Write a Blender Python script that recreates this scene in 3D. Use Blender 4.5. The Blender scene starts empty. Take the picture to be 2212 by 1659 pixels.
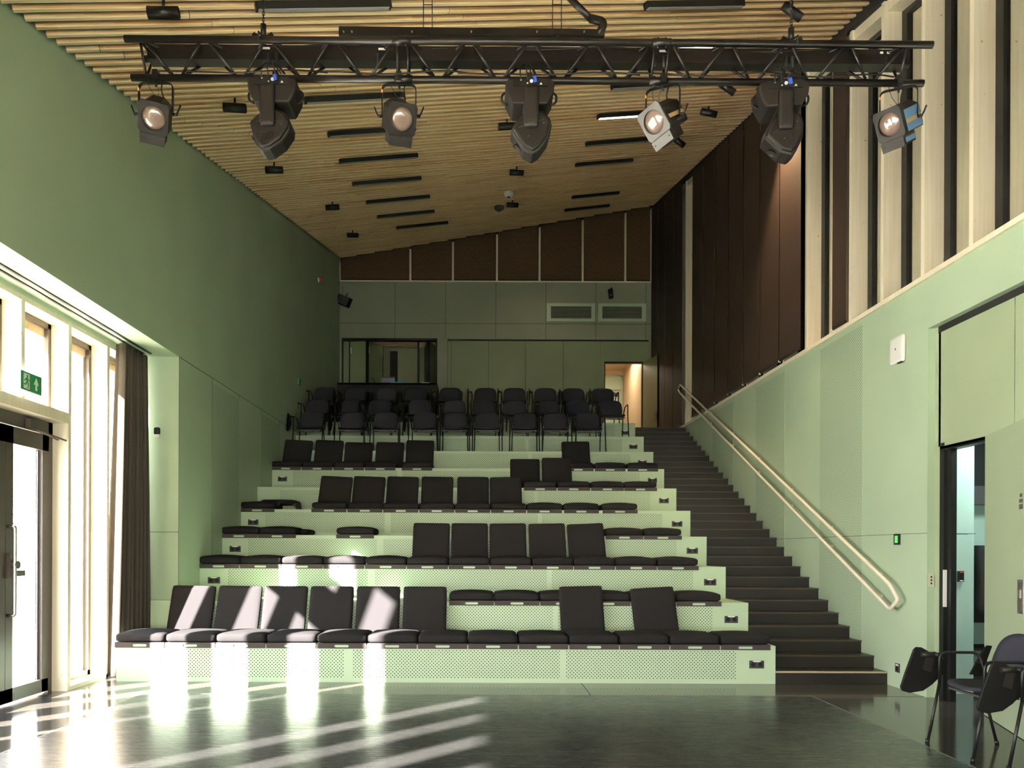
import bpy, bmesh, math, random
from mathutils import Vector, Matrix, Euler
R = math.radians
PI = math.pi
random.seed(7)
sc = bpy.context.scene
col = sc.collection

# ------------------------------------------------------------------ camera, light, exposure
F = 1764.0; CX = 1041.0; CY = 1190.0; EYE = 1.357; ROLL = 0.004
cam_d = bpy.data.cameras.new('camera'); cam = bpy.data.objects.new('camera', cam_d); col.objects.link(cam)
cam.location = (0, 0, EYE); cam.rotation_euler = (PI / 2, -ROLL, 0)
cam_d.sensor_width = 36; cam_d.lens = 36 * F / 2212
cam_d.shift_x = (1106 - CX) / 2212; cam_d.shift_y = (CY - 829.5) / 2212
cam_d.clip_start = 0.05; cam_d.clip_end = 300
sc.camera = cam

world = bpy.data.worlds.new('daylight'); sc.world = world; world.use_nodes = True
wn = world.node_tree; bg = wn.nodes['Background']
wtc = wn.nodes.new('ShaderNodeTexCoord'); wsep = wn.nodes.new('ShaderNodeSeparateXYZ'); wramp = wn.nodes.new('ShaderNodeValToRGB')
wn.links.new(wtc.outputs['Generated'], wsep.inputs[0]); wn.links.new(wsep.outputs['Z'], wramp.inputs[0]); wn.links.new(wramp.outputs[0], bg.inputs['Color'])
wramp.color_ramp.elements[0].position = 0.0; wramp.color_ramp.elements[0].color = (1.0, 0.95, 0.895, 1)
wramp.color_ramp.elements[1].position = 0.6; wramp.color_ramp.elements[1].color = (0.72, 0.86, 1.0, 1)
bg.inputs['Strength'].default_value = 9.0

SUN_D = Vector((0.677, 0.748, -0.524)).normalized()
sd = bpy.data.lights.new('sun', 'SUN'); sun = bpy.data.objects.new('sun', sd); col.objects.link(sun)
sd.energy = 75.0; sd.angle = R(0.9); sd.color = (1.0, 0.95, 0.88)
sun.rotation_euler = SUN_D.to_track_quat('-Z', 'Y').to_euler(); sun.location = (-15, -10, 14)

def area_light(name, loc, direction, sx, sy, energy, color=(1, 1, 1), portal=False, spread=None):
    d = bpy.data.lights.new(name, 'AREA'); o = bpy.data.objects.new(name, d); col.objects.link(o)
    d.shape = 'RECTANGLE'; d.size = sx; d.size_y = sy; d.energy = energy; d.color = color
    o.location = loc; o.rotation_euler = Vector(direction).to_track_quat('-Z', 'Y').to_euler()
    if portal: d.cycles.is_portal = True
    if spread: d.spread = R(spread)
    return o
# daylight portal over the row of tall windows (only guides sampling of the sky)
area_light('window_portal', (-4.62, 2.7, 1.75), (1, 0, 0), 13.6, 3.6, 1.0, portal=True)
area_light('added_window_portal', (.35, -3.85, 1.25), (0, 1, 0), 7.2, 2.3, 1.0, portal=True)  # sampling portal for the added windows behind the camera
# unseen lamps of the neighbouring rooms; the gallery one is added fill
area_light('gallery_fill', (6.4, 9.0, 6.2), (0, 0, -1), 1.2, 12.0, 35, (1.0, 0.86, 0.66))
area_light('cloakroom_lamp', (5.0, 7.2, 2.75), (0, 0, -1), 0.6, 0.6, 20, (0.85, 1.0, 0.97))
area_light('corridor_lamp', (3.4, 21.3, 6.35), (0, 0, -1), 0.8, 0.8, 17, (1.0, 0.83, 0.6))
area_light('control_booth_lamp', (-2.2, 20.6, 6.1), (0, 0.5, 0.6), 0.5, 0.3, 1.2, (1.0, 0.8, 0.6))

sc.view_settings.view_transform = 'Standard'; sc.view_settings.look = 'None'
sc.view_settings.gamma = 1.0; sc.view_settings.use_curve_mapping = False
sc.view_settings.exposure = 1.08
cy = sc.cycles
cy.use_denoising = True
try: cy.denoiser = 'OPENIMAGEDENOISE'
except Exception: pass
cy.use_adaptive_sampling = True; cy.adaptive_threshold = 0.02
cy.max_bounces = 10; cy.diffuse_bounces = 6; cy.glossy_bounces = 4; cy.transmission_bounces = 4; cy.transparent_max_bounces = 10
cy.sample_clamp_indirect = 6.0; cy.caustics_reflective = False; cy.caustics_refractive = False

# ------------------------------------------------------------------ measuring helpers
def ray(x, y):
    dx, dy = x - CX, y - CY
    return Vector(((dx + ROLL * dy) / F, 1.0, -(dy - ROLL * dx) / F))
def at(x, y, Y):
    r = ray(x, y); return Vector((r.x * Y, Y, EYE + r.z * Y))
CA, CB = 0.172, 0.2274
def ceil_z(x, y): return 5.37 + CA * (x + 3.498) + CB * (y - 6.1)
def at_ceiling(x, y, drop=0.0):
    r = ray(x, y); t = (5.37 - drop + CA * 3.498 - CB * 6.1 - EYE) / (r.z - CA * r.x - CB)
    return Vector((r.x * t, t, EYE + r.z * t))
def on_wall(x, y, X):
    r = ray(x, y); t = X / r.x
    return Vector((X, t, EYE + r.z * t))

# ------------------------------------------------------------------ materials
def mat(name, color, rough=0.5, metal=0.0, spec=0.5, coat=0.0, emit=None, emit_s=0.0):
    m = bpy.data.materials.new(name); m.use_nodes = True
    b = m.node_tree.nodes['Principled BSDF']
    b.inputs['Base Color'].default_value = (*color, 1); b.inputs['Roughness'].default_value = rough
    b.inputs['Metallic'].default_value = metal; b.inputs['Specular IOR Level'].default_value = spec
    b.inputs['Coat Weight'].default_value = coat; b.inputs['Coat Roughness'].default_value = 0.1
    if emit: b.inputs['Emission Color'].default_value = (*emit, 1); b.inputs['Emission Strength'].default_value = emit_s
    return m
def nd(m, kind, **kw):
    n = m.node_tree.nodes.new(kind)
    for k, v in kw.items():
        if k in n.inputs.keys() if hasattr(n.inputs, 'keys') else False: n.inputs[k].default_value = v
        else: setattr(n, k, v)
    return n
def lk(m, a, b): m.node_tree.links.new(a, b)
def bsdf(m): return m.node_tree.nodes['Principled BSDF']
def position(m, scale=(1, 1, 1), obj=False):
    g = nd(m, 'ShaderNodeTexCoord') if obj else nd(m, 'ShaderNodeNewGeometry')
    mp = nd(m, 'ShaderNodeVectorMath', operation='MULTIPLY'); mp.inputs[1].default_value = scale
    lk(m, g.outputs['Object' if obj else 'Position'], mp.inputs[0]); return mp.outputs[0]
def noise(m, vec, scale, detail=3.0, rough=0.5):
    n = nd(m, 'ShaderNodeTexNoise'); n.inputs['Scale'].default_value = scale; n.inputs['Detail'].default_value = detail
    n.inputs['Roughness'].default_value = rough
    lk(m, vec, n.inputs['Vector']); return n
def ramp(m, fac, stops):
    r = nd(m, 'ShaderNodeValToRGB'); e = r.color_ramp.elements
    while len(e) < len(stops): e.new(0.5)
    for i, (p, c) in enumerate(stops):
        e[i].position = p; e[i].color = (*c, 1)
    lk(m, fac, r.inputs[0]); return r.outputs[0]
def mixc(m, fac, a, b, mode='MIX'):
    x = nd(m, 'ShaderNodeMix', data_type='RGBA', blend_type=mode)
    for s, v in ((0, fac), (6, a), (7, b)):
        if hasattr(v, 'links') or isinstance(v, bpy.types.NodeSocket): lk(m, v, x.inputs[s])
        elif s == 0: x.inputs[0].default_value = v
        else: x.inputs[s].default_value = (*v, 1)
    return x.outputs[2]
def bump(m, h, strength=0.2, dist=0.002):
    b = nd(m, 'ShaderNodeBump'); b.inputs['Strength'].default_value = strength; b.inputs['Distance'].default_value = dist
    lk(m, h, b.inputs['Height']); lk(m, b.outputs[0], bsdf(m).inputs['Normal'])

def paint(name, c, rough=0.42, var=0.06):
    m = mat(name, c, rough)
    n = noise(m, position(m), 0.9, 2)
    col_ = ramp(m, n.outputs[0], [(0.3, tuple(v * (1 - var) for v in c)), (0.7, tuple(min(1, v * (1 + var)) for v in c))])
    lk(m, col_, bsdf(m).inputs['Base Color'])
    f = noise(m, position(m), 220, 1); bump(m, f.outputs[0], 0.08, 0.0005)
    return m
GREEN = (0.455, 0.585, 0.425)
M = {}
M['green'] = paint('sage_green_paint', GREEN)
M['green_wall'] = paint('sage_green_wall_paint', (0.40, 0.51, 0.365), 0.5)
M['green_deep'] = paint('moss_green_paint', (0.21, 0.26, 0.14), 0.45)
M['green_grey'] = paint('grey_green_paint', (0.26, 0.285, 0.205), 0.6)
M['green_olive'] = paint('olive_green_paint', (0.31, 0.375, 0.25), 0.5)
M['teal'] = paint('pale_teal_paint', (0.43, 0.58, 0.51), 0.5)

def perforated(name, c, axis, rough=0.45):
    m = mat(name, c, rough)
    g = nd(m, 'ShaderNodeNewGeometry'); s = nd(m, 'ShaderNodeSeparateXYZ'); lk(m, g.outputs['Position'], s.inputs[0])
    cmb = nd(m, 'ShaderNodeCombineXYZ'); lk(m, s.outputs[axis], cmb.inputs[0]); lk(m, s.outputs['Z'], cmb.inputs[1])
    P = 0.0365
    sca = nd(m, 'ShaderNodeVectorMath', operation='SCALE'); sca.inputs['Scale'].default_value = 1 / P; lk(m, cmb.outputs[0], sca.inputs[0])
    outs = []
    for off in (0.0, 0.5):
        a = nd(m, 'ShaderNodeVectorMath', operation='ADD'); a.inputs[1].default_value = (off, off, 0); lk(m, sca.outputs[0], a.inputs[0])
        f = nd(m, 'ShaderNodeVectorMath', operation='FRACTION'); lk(m, a.outputs[0], f.inputs[0])
        b = nd(m, 'ShaderNodeVectorMath', operation='SUBTRACT'); b.inputs[1].default_value = (0.5, 0.5, 0); lk(m, f.outputs[0], b.inputs[0])
        l = nd(m, 'ShaderNodeVectorMath', operation='LENGTH'); lk(m, b.outputs[0], l.inputs[0]); outs.append(l.outputs['Value'])
    mn = nd(m, 'ShaderNodeMath', operation='MINIMUM'); lk(m, outs[0], mn.inputs[0]); lk(m, outs[1], mn.inputs[1])
    lt = nd(m, 'ShaderNodeMath', operation='LESS_THAN'); lk(m, mn.outputs[0], lt.inputs[0]); lt.inputs[1].default_value = 0.15
    lk(m, mixc(m, lt.outputs[0], c, (0.012, 0.013, 0.010)), bsdf(m).inputs['Base Color'])
    sp = nd(m, 'ShaderNodeMath', operation='MULTIPLY_ADD'); lk(m, lt.outputs[0], sp.inputs[0]); sp.inputs[1].default_value = -0.5; sp.inputs[2].default_value = 0.5
    lk(m, sp.outputs[0], bsdf(m).inputs['Specular IOR Level'])
    return m
M['perf_tier'] = perforated('perforated_green_board', GREEN, 'X')
M['perf_wall'] = perforated('perforated_green_wall_board', (0.40, 0.51, 0.365), 'Y')

def slat_wood(name, stops):
    m = mat(name, (0.6, 0.42, 0.22), 0.45)
    uv = nd(m, 'ShaderNodeUVMap'); g = nd(m, 'ShaderNodeNewGeometry')
    br = nd(m, 'ShaderNodeTexBrick'); br.offset = 0.37; br.offset_frequency = 1
    br.inputs['Color1'].default_value = (0, 0, 0, 1); br.inputs['Color2'].default_value = (1, 1, 1, 1); br.inputs['Mortar Size'].default_value = 0.0
    br.inputs['Scale'].default_value = 1.0; br.inputs['Brick Width'].default_value = 0.42; br.inputs['Row Height'].default_value = 0.033
    lk(m, uv.outputs[0], br.inputs['Vector'])
    mp = nd(m, 'ShaderNodeVectorMath', operation='MULTIPLY'); mp.inputs[1].default_value = (1.2, 45.0, 1); lk(m, uv.outputs[0], mp.inputs[0])
    n = noise(m, mp.outputs[0], 1.0, 3)
    ad = nd(m, 'ShaderNodeMath', operation='MULTIPLY_ADD'); lk(m, br.outputs['Color'], ad.inputs[0]); ad.inputs[1].default_value = 0.22; lk(m, n.outputs[0], ad.inputs[2])
    ad2 = nd(m, 'ShaderNodeMath', operation='MULTIPLY_ADD'); lk(m, g.outputs['Random Per Island'], ad2.inputs[0]); ad2.inputs[1].default_value = 0.25; lk(m, ad.outputs[0], ad2.inputs[2])
    c = ramp(m, ad2.outputs[0], stops)
    lk(m, c, bsdf(m).inputs['Base Color'])
    return m
M['slat'] = slat_wood('finger_jointed_pine', [(0.35, (0.95, 0.78, 0.51)), (0.70, (0.94, 0.735, 0.455)), (0.88, (0.90, 0.65, 0.375)), (1.0, (0.80, 0.52, 0.27))])
M['slat_side'] = slat_wood('finger_jointed_pine_darker', [(0.35, (0.91, 0.69, 0.415)), (0.66, (0.87, 0.60, 0.325)), (0.86, (0.77, 0.47, 0.23)), (1.0, (0.62, 0.33, 0.145))])  # slat sides, darker and more orange than the undersides

def spruce(name, base=(0.88, 0.81, 0.66), dark=(0.80, 0.70, 0.525)):
    m = mat(name, base, 0.5)
    p = position(m, (38, 38, 1.1)); n = noise(m, p, 1.0, 3)
    c = ramp(m, n.outputs[0], [(0.35, base), (0.75, dark)])
    v = nd(m, 'ShaderNodeTexVoronoi'); v.inputs['Scale'].default_value = 7.5; v.inputs['Randomness'].default_value = 1.0
    lk(m, position(m, (1, 1, 0.8)), v.inputs['Vector'])
    k = ramp(m, v.outputs['Distance'], [(0.04, (1, 1, 1)), (0.085, (0, 0, 0))])
    lk(m, mixc(m, k, c, (0.50, 0.33, 0.18)), bsdf(m).inputs['Base Color'])
    return m
M['spruce'] = spruce('pale_spruce_timber')
M['oak_out'] = spruce('golden_exterior_timber', (0.74, 0.54, 0.30), (0.64, 0.43, 0.22))

def dark_floor(name, c, streak, rough, spec=0.75):
    m = mat(name, c, rough, spec=spec)
    b = bsdf(m)
    p = position(m); n1 = noise(m, p, 1.3, 4)
    mp = nd(m, 'ShaderNodeMapping'); mp.inputs['Rotation'].default_value = (0, 0, R(38)); mp.inputs['Scale'].default_value = (1.2, 26, 1); lk(m, p, mp.inputs['Vector'])
    n2 = noise(m, mp.outputs[0], 1.6, 5, 0.65)
    mp3 = nd(m, 'ShaderNodeMapping'); mp3.inputs['Rotation'].default_value = (0, 0, R(-24)); mp3.inputs['Scale'].default_value = (2.2, 60, 1); lk(m, p, mp3.inputs['Vector'])
    n3 = noise(m, mp3.outputs[0], 1.3, 5, 0.7)
    mx = nd(m, 'ShaderNodeMath', operation='MAXIMUM'); lk(m, n2.outputs[0], mx.inputs[0]); lk(m, n3.outputs[0], mx.inputs[1])
    c1 = ramp(m, n1.outputs[0], [(0.3, c), (0.7, tuple(v * 1.5 for v in c))])
    c2 = ramp(m, mx.outputs[0], [(0.62, (0, 0, 0)), (0.82, (1, 1, 1))])
    lk(m, mixc(m, c2, c1, streak), b.inputs['Base Color'])
    rr = nd(m, 'ShaderNodeMapRange'); lk(m, mx.outputs[0], rr.inputs[0]); rr.inputs[1].default_value = 0.4; rr.inputs[2].default_value = 0.8
    rr.inputs[3].default_value = rough * 0.92; rr.inputs[4].default_value = rough * 1.2; lk(m, rr.outputs[0], b.inputs['Roughness'])
    bump(m, mx.outputs[0], 0.03, 0.0005)
    return m
M['floor'] = dark_floor('dark_sealed_floor', (0.045, 0.040, 0.035), (0.08, 0.072, 0.065), 0.12)
M['mat'] = dark_floor('black_dance_vinyl', (0.016, 0.0155, 0.015), (0.07, 0.07, 0.068), 0.27)
M['floor_line'] = mat('floor_joint', (0.17, 0.155, 0.135), 0.5)
M['stair'] = dark_floor('dark_stair_lino', (0.017, 0.0145, 0.0125), (0.019, 0.016, 0.014), 0.36, 0.35)
M['nosing'] = mat('stair_edge', (0.05, 0.036, 0.026), 0.4)
M['nosing_light'] = mat('pale_stair_edge', (0.45, 0.36, 0.27), 0.5)  # paler edge, used on the bottom step alone
def fabric(name, c, sc_=900):
    m = mat(name, c, 0.95, spec=0.15)
    n = noise(m, position(m), sc_, 2)
    lk(m, ramp(m, n.outputs[0], [(0.3, tuple(v * 0.75 for v in c)), (0.7, tuple(v * 1.25 for v in c))]), bsdf(m).inputs['Base Color'])
    bump(m, n.outputs[0], 0.3, 0.001)
    return m
M['cushion'] = fabric('charcoal_wool', (0.021, 0.0192, 0.0205))
M['tray'] = fabric('grey_felt', (0.072, 0.060, 0.063))
M['chair_fabric'] = fabric('slate_chair_fabric', (0.034, 0.034, 0.046))
M['curtain'] = fabric('brown_grey_curtain', (0.080, 0.068, 0.057), 500)
M['blind'] = mat('dark_brown_blind', (0.032, 0.019, 0.013), 0.6, spec=0.3)
M['black'] = mat('black_metal', (0.008, 0.008, 0.008), 0.42, spec=0.35)
M['black_rough'] = mat('matt_black', (0.005, 0.005, 0.005), 0.7)
M['truss'] = mat('black_truss_paint', (0.010, 0.008, 0.008), 0.35, spec=0.4)
M['lamp_body'] = mat('charcoal_lamp_housing', (0.013, 0.0105, 0.010), 0.5, spec=0.3)
M['lamp_grey'] = mat('grey_lamp_plate', (0.07, 0.068, 0.07), 0.5)
M['lamp_blue'] = mat('blue_lamp_side', (0.10, 0.22, 0.42), 0.4)
M['lens'] = mat('fresnel_lens', (0.20, 0.14, 0.12), 0.16, spec=0.9, coat=1.0)
M['steel'] = mat('brushed_steel', (0.55, 0.54, 0.52), 0.3, 1.0)
M['dark_frame'] = mat('bronze_window_frame', (0.075, 0.064, 0.052), 0.4)
M['grey_frame'] = mat('grey_aluminium_frame', (0.22, 0.22, 0.23), 0.35)
M['tablet'] = mat('black_tablet', (0.006, 0.0055, 0.0055), 0.5, spec=0.18)
M['rail'] = mat('cream_painted_steel', (0.78, 0.70, 0.58), 0.3)
M['white'] = mat('white_plastic', (0.85, 0.84, 0.82), 0.35)
M['socket'] = mat('dark_socket_plastic', (0.045, 0.043, 0.043), 0.4)
M['red'] = mat('red_plastic', (0.6, 0.04, 0.03), 0.4)
M['orange'] = mat('orange_tape', (0.9, 0.32, 0.08), 0.6)
M['yellow'] = mat('ochre_label', (0.42, 0.30, 0.15), 0.6)
M['blue_plug'] = mat('blue_connector', (0.03, 0.10, 0.65), 0.4)
M['cyan'] = mat('cyan_folder', (0.03, 0.33, 0.65), 0.5)
M['sign_green'] = mat('exit_sign_green', (0.02, 0.27, 0.10), 0.4)
M['screen'] = mat('green_screen', (0.10, 0.35, 0.10), 0.3, emit=(0.12, 0.5, 0.15), emit_s=0.5)
M['lamp_on'] = mat('lit_diffuser', (0.9, 0.85, 0.8), 0.4, emit=(1.0, 0.90, 0.78), emit_s=7.0)
M['lamp_off'] = mat('unlit_diffuser', (0.33, 0.33, 0.34), 0.25)
M['plaster'] = paint('beige_plaster', (0.55, 0.52, 0.42), 0.7)
M['plywood'] = spruce('plywood_lining', (0.74, 0.60, 0.42), (0.68, 0.52, 0.34))
M['paving'] = paint('pale_paving', (0.78, 0.71, 0.60), 0.8)
M['bark'] = mat('bark', (0.25, 0.19, 0.13), 0.9)
M['hedge'] = mat('dry_hedge', (0.30, 0.26, 0.14), 0.9)
M['purple'] = mat('dark_purple_panel', (0.06, 0.05, 0.13), 0.4)
M['rope'] = mat('chain_steel', (0.06, 0.05, 0.045), 0.4, 0.8)

def translucent_blind(name):
    m = mat(name, (0.10, 0.058, 0.026), 0.8)
    n = noise(m, position(m, (90, 1, 14)), 1.0, 4, 0.7)
    lk(m, ramp(m, n.outputs[0], [(0.35, (0.040, 0.021, 0.010)), (0.7, (0.14, 0.082, 0.034))]), bsdf(m).inputs['Base Color'])
    return m
M['clerestory'] = translucent_blind('woven_brown_panel')

def glass(name, mirror, tint=(1, 1, 1), rough=0.0):
    m = bpy.data.materials.new(name); m.use_nodes = True; nt = m.node_tree; nt.nodes.clear()
    o = nt.nodes.new('ShaderNodeOutputMaterial'); mx = nt.nodes.new('ShaderNodeMixShader'); mx.inputs[0].default_value = mirror
    t = nt.nodes.new('ShaderNodeBsdfTransparent'); t.inputs[0].default_value = (*tint, 1)
    g = nt.nodes.new('ShaderNodeBsdfGlossy'); g.inputs['Roughness'].default_value = rough; g.inputs['Color'].default_value = (0.95, 0.97, 0.92, 1)
    nt.links.new(t.outputs[0], mx.inputs[1]); nt.links.new(g.outputs[0], mx.inputs[2]); nt.links.new(mx.outputs[0], o.inputs[0])
    return m
M['glass_out'] = glass('clear_window_glass', 0.06)
M['glass_in'] = glass('reflective_inner_glass', 0.75, (0.7, 0.72, 0.62))

# ------------------------------------------------------------------ mesh builder
class MB:
    def __init__(self): self.v = []; self.f = []; self.m = []; self.uv = {}
    def add(self, vs, fs, mi=0, smooth=False):
        n = len(self.v); self.v += [tuple(v) for v in vs]
        for f in fs: self.f.append(tuple(i + n for i in f)); self.m.append((mi, smooth))
        return n
    def box(self, x0, x1, y0, y1, z0, z1, mi=0):
        vs = [(x0, y0, z0), (x1, y0, z0), (x1, y1, z0), (x0, y1, z0), (x0, y0, z1), (x1, y0, z1), (x1, y1, z1), (x0, y1, z1)]
        self.add(vs, [(0, 3, 2, 1), (4, 5, 6, 7), (0, 1, 5, 4), (1, 2, 6, 5), (2, 3, 7, 6), (3, 0, 4, 7)], mi); return self
    def obox(self, c, ax, ay, az, mi=0):           # half-axis vectors
        c, ax, ay, az = map(Vector, (c, ax, ay, az))
        vs = [c + sx * ax + sy * ay + sz * az for sz in (-1, 1) for sx, sy in ((-1, -1), (1, -1), (1, 1), (-1, 1))]
        self.add(vs, [(0, 3, 2, 1), (4, 5, 6, 7), (0, 1, 5, 4), (1, 2, 6, 5), (2, 3, 7, 6), (3, 0, 4, 7)], mi); return self
    def hexa(self, lo, hi, mi=0):                   # lo, hi : 4 points each
        self.add(list(lo) + list(hi), [(0, 3, 2, 1), (4, 5, 6, 7), (0, 1, 5, 4), (1, 2, 6, 5), (2, 3, 7, 6), (3, 0, 4, 7)], mi); return self
    def tube(self, pts, r, n=8, mi=0, cap=True):
        pts = [Vector(p) for p in pts]; rings = []
        t = (pts[1] - pts[0]).normalized(); u = t.orthogonal().normalized()
        for i, p in enumerate(pts):
            if i == 0: d = (pts[1] - pts[0]).normalized()
            elif i == len(pts) - 1: d = (pts[-1] - pts[-2]).normalized()
            else: d = ((pts[i + 1] - p).normalized() + (p - pts[i - 1]).normalized()).normalized()
            u = (u - d * u.dot(d)); u = u.normalized() if u.length > 1e-6 else d.orthogonal().normalized()
            w = d.cross(u); rr = r[i] if isinstance(r, (list, tuple)) else r
            rings.append([p + (u * math.cos(a) + w * math.sin(a)) * rr for a in [2 * PI * k / n for k in range(n)]])
        b = self.add([q for rg in rings for q in rg], [], mi)
        for i in range(len(pts) - 1):
            for k in range(n):
                k2 = (k + 1) % n
                self.f.append((b + i * n + k, b + i * n + k2, b + (i + 1) * n + k2, b + (i + 1) * n + k)); self.m.append((mi, True))
        if cap:
            self.f.append(tuple(b + k for k in reversed(range(n)))); self.m.append((mi, False))
            e = b + (len(pts) - 1) * n; self.f.append(tuple(e + k for k in range(n))); self.m.append((mi, False))
        return self
    def cyl(self, a, b, r, n=16, mi=0, r2=None):
        return self.tube([a, b], [r, r2 if r2 is not None else r], n, mi)
    def prism(self, poly, d0, d1, frame, mi=0):     # poly of 2d points, frame = (origin, u, v, w)
        o, u, v, w = map(Vector, frame); n = len(poly)
        vs = [o + u * p[0] + v * p[1] + w * d0 for p in poly] + [o + u * p[0] + v * p[1] + w * d1 for p in poly]
        fs = [tuple(reversed(range(n))), tuple(range(n, 2 * n))] + [(i, (i + 1) % n, n + (i + 1) % n, n + i) for i in range(n)]
        self.add(vs, fs, mi); return self
    def rbox(self, c, size, r, crown=0.0, n=6, mi=0, mtx=None):
        hx, hy, hz = [s / 2 for s in size]; c = Vector(c); idx = {}; vs = []; fs = []
        def ky(i, j, k):
            key = (i, j, k)
            if key not in idx:
                q = Vector((2 * i / n - 1, 2 * j / n - 1, 2 * k / n - 1))
                # put extra loops near the edges
                e = Vector([math.copysign(abs(a) ** 0.6, a) for a in q])
                p = Vector((e.x * hx, e.y * hy, e.z * hz)); inner = Vector((max(-hx + r, min(hx - r, p.x)), max(-hy + r, min(hy - r, p.y)), max(-hz + r, min(hz - r, p.z))))
                d = p - inner
                if d.length > 1e-9: p = inner + d.normalized() * r
                if crown and p.z > 0: p.z += crown * (1 - min(1, abs(p.x) / hx) ** 2.2) * (1 - min(1, abs(p.y) / hy) ** 2.2)
                p = p + c
                if mtx: p = mtx @ p
                idx[key] = len(vs); vs.append(p)
            return idx[key]
        for a in range(n):
            for b_ in range(n):
                fs += [(ky(a, b_, 0), ky(a, b_ + 1, 0), ky(a + 1, b_ + 1, 0), ky(a + 1, b_, 0)), (ky(a, b_, n), ky(a + 1, b_, n), ky(a + 1, b_ + 1, n), ky(a, b_ + 1, n)),
                       (ky(a, 0, b_), ky(a + 1, 0, b_), ky(a + 1, 0, b_ + 1), ky(a, 0, b_ + 1)), (ky(a, n, b_), ky(a, n, b_ + 1), ky(a + 1, n, b_ + 1), ky(a + 1, n, b_)),
                       (ky(0, a, b_), ky(0, a, b_ + 1), ky(0, a + 1, b_ + 1), ky(0, a + 1, b_)), (ky(n, a, b_), ky(n, a + 1, b_), ky(n, a + 1, b_ + 1), ky(n, a, b_ + 1))]
        self.add(vs, fs, mi, True); return self
    def shell(self, a, b, fn, th, nexp=3.2, rings=5, seg=28, mi=0):   # superellipse sheet bent by fn, with thickness
        top, bot = [], []
        pts = [(0.0, 0.0)]
        for k in range(1, rings + 1):
            rr = k / rings
            for s in range(seg):
                t = 2 * PI * s / seg; cc, ss = math.cos(t), math.sin(t)
                pts.append((a * rr * math.copysign(abs(cc) ** (2 / nexp), cc), b * rr * math.copysign(abs(ss) ** (2 / nexp), ss)))
        def nrm(x, y):
            e = 1e-3; p = Vector(fn(x, y)); return (Vector(fn(x + e, y)) - p).cross(Vector(fn(x, y + e)) - p).normalized()
        N = len(pts)
        for i, (x, y) in enumerate(pts):
            p = Vector(fn(x, y)); q = nrm(x, y); edge = i > N - 1 - seg; h = th * (0.35 if edge else 0.5)
            top.append(p + q * h); bot.append(p - q * h)
        fs = []
        for s in range(seg):
            s2 = (s + 1) % seg
            fs.append((0, 1 + s, 1 + s2)); fs.append((N, N + 1 + s2, N + 1 + s))
            for k in range(rings - 1):
                A = 1 + k * seg; B = A + seg
                fs.append((A + s, B + s, B + s2, A + s2)); fs.append((N + A + s, N + A + s2, N + B + s2, N + B + s))
            A = 1 + (rings - 1) * seg
            fs.append((A + s, N + A + s, N + A + s2, A + s2))
        self.add(top + bot, fs, mi, True); return self
    def lathe(self, prof, origin, axis, n=28, mi=0):
        o = Vector(origin); ax = Vector(axis).normalized(); u = ax.orthogonal().normalized(); w = ax.cross(u); vs = []
        for (r, h) in prof:
            for k in range(n):
                a = 2 * PI * k / n; vs.append(o + ax * h + (u * math.cos(a) + w * math.sin(a)) * r)
        fs = [(i * n + k, i * n + (k + 1) % n, (i + 1) * n + (k + 1) % n, (i + 1) * n + k) for i in range(len(prof) - 1) for k in range(n)]
        self.add(vs, fs, mi, True); return self
    def build(self, name, mats, parent=None, loc=(0, 0, 0), rot=(0, 0, 0), uv=None, bevel=0.0, bseg=2):
        me = bpy.data.meshes.new(name); me.from_pydata(self.v, [], self.f)
        if not isinstance(mats, (list, tuple)): mats = [mats]
        for m in mats: me.materials.append(m if not isinstance(m, str) else M[m])
        me.polygons.foreach_set('material_index', [a for a, b in self.m])
        me.polygons.foreach_set('use_smooth', [bool(b) for a, b in self.m])
        if uv is not None:
            l = me.uv_layers.new(name='UVMap')
            for i, c in enumerate(uv): l.data[i].uv = c
        bm = bmesh.new(); bm.from_mesh(me)
        if uv is None: bmesh.ops.recalc_face_normals(bm, faces=bm.faces)
        if bevel > 0:
            ed = [e for e in bm.edges if len(e.link_faces) == 2 and e.calc_face_angle(0) > 0.5]
            bmesh.ops.bevel(bm, geom=ed, offset=bevel, segments=bseg, affect='EDGES', profile=0.6, clamp_overlap=True)
        bm.to_mesh(me); bm.free(); me.update()
        o = bpy.data.objects.new(name, me); col.objects.link(o); o.location = loc; o.rotation_euler = rot
        if parent: o.parent = parent
        return o
def fillet(pts, r, n=5):
    pts = [Vector(p) for p in pts]; out = [pts[0]]
    for i in range(1, len(pts) - 1):
        a, p, b = pts[i - 1], pts[i], pts[i + 1]; u = (a - p); v = (b - p)
        rr = min(r, u.length * 0.48, v.length * 0.48); A = p + u.normalized() * rr; B = p + v.normalized() * rr
        for k in range(n + 1):
            t = k / n; out.append(A * (1 - t) ** 2 + p * 2 * t * (1 - t) + B * t * t)
    out.append(pts[-1]); return out
def tag(o, label, cat, group=None, kind=None):
    o['label'] = label; o['category'] = cat
    if group: o['group'] = group
    if kind: o['kind'] = kind
    return o
def structure(o): o['kind'] = 'structure'; return o
def thing(name, label, cat, loc=(0, 0, 0), rot=(0, 0, 0), group=None):
    o = bpy.data.objects.new(name, None); o.empty_display_size = 0.1; col.objects.link(o)
    o.location = loc; o.rotation_euler = rot; return tag(o, label, cat, group)
def dup(root, loc, rot=None, label=None, group=None):
    def cp(o, par):
        c = o.copy(); col.objects.link(c)
        if par: c.parent = par
        for ch in o.children: cp(ch, c)
        return c
    c = cp(root, None); c.location = loc
    if rot is not None: c.rotation_euler = rot
    if label: c['label'] = label
    if group: c['group'] = group
    return c
ORD = ['first', 'second', 'third', 'fourth', 'fifth', 'sixth', 'seventh', 'eighth', 'ninth', 'tenth', 'eleventh', 'twelfth', 'thirteenth', 'fourteenth']

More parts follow.
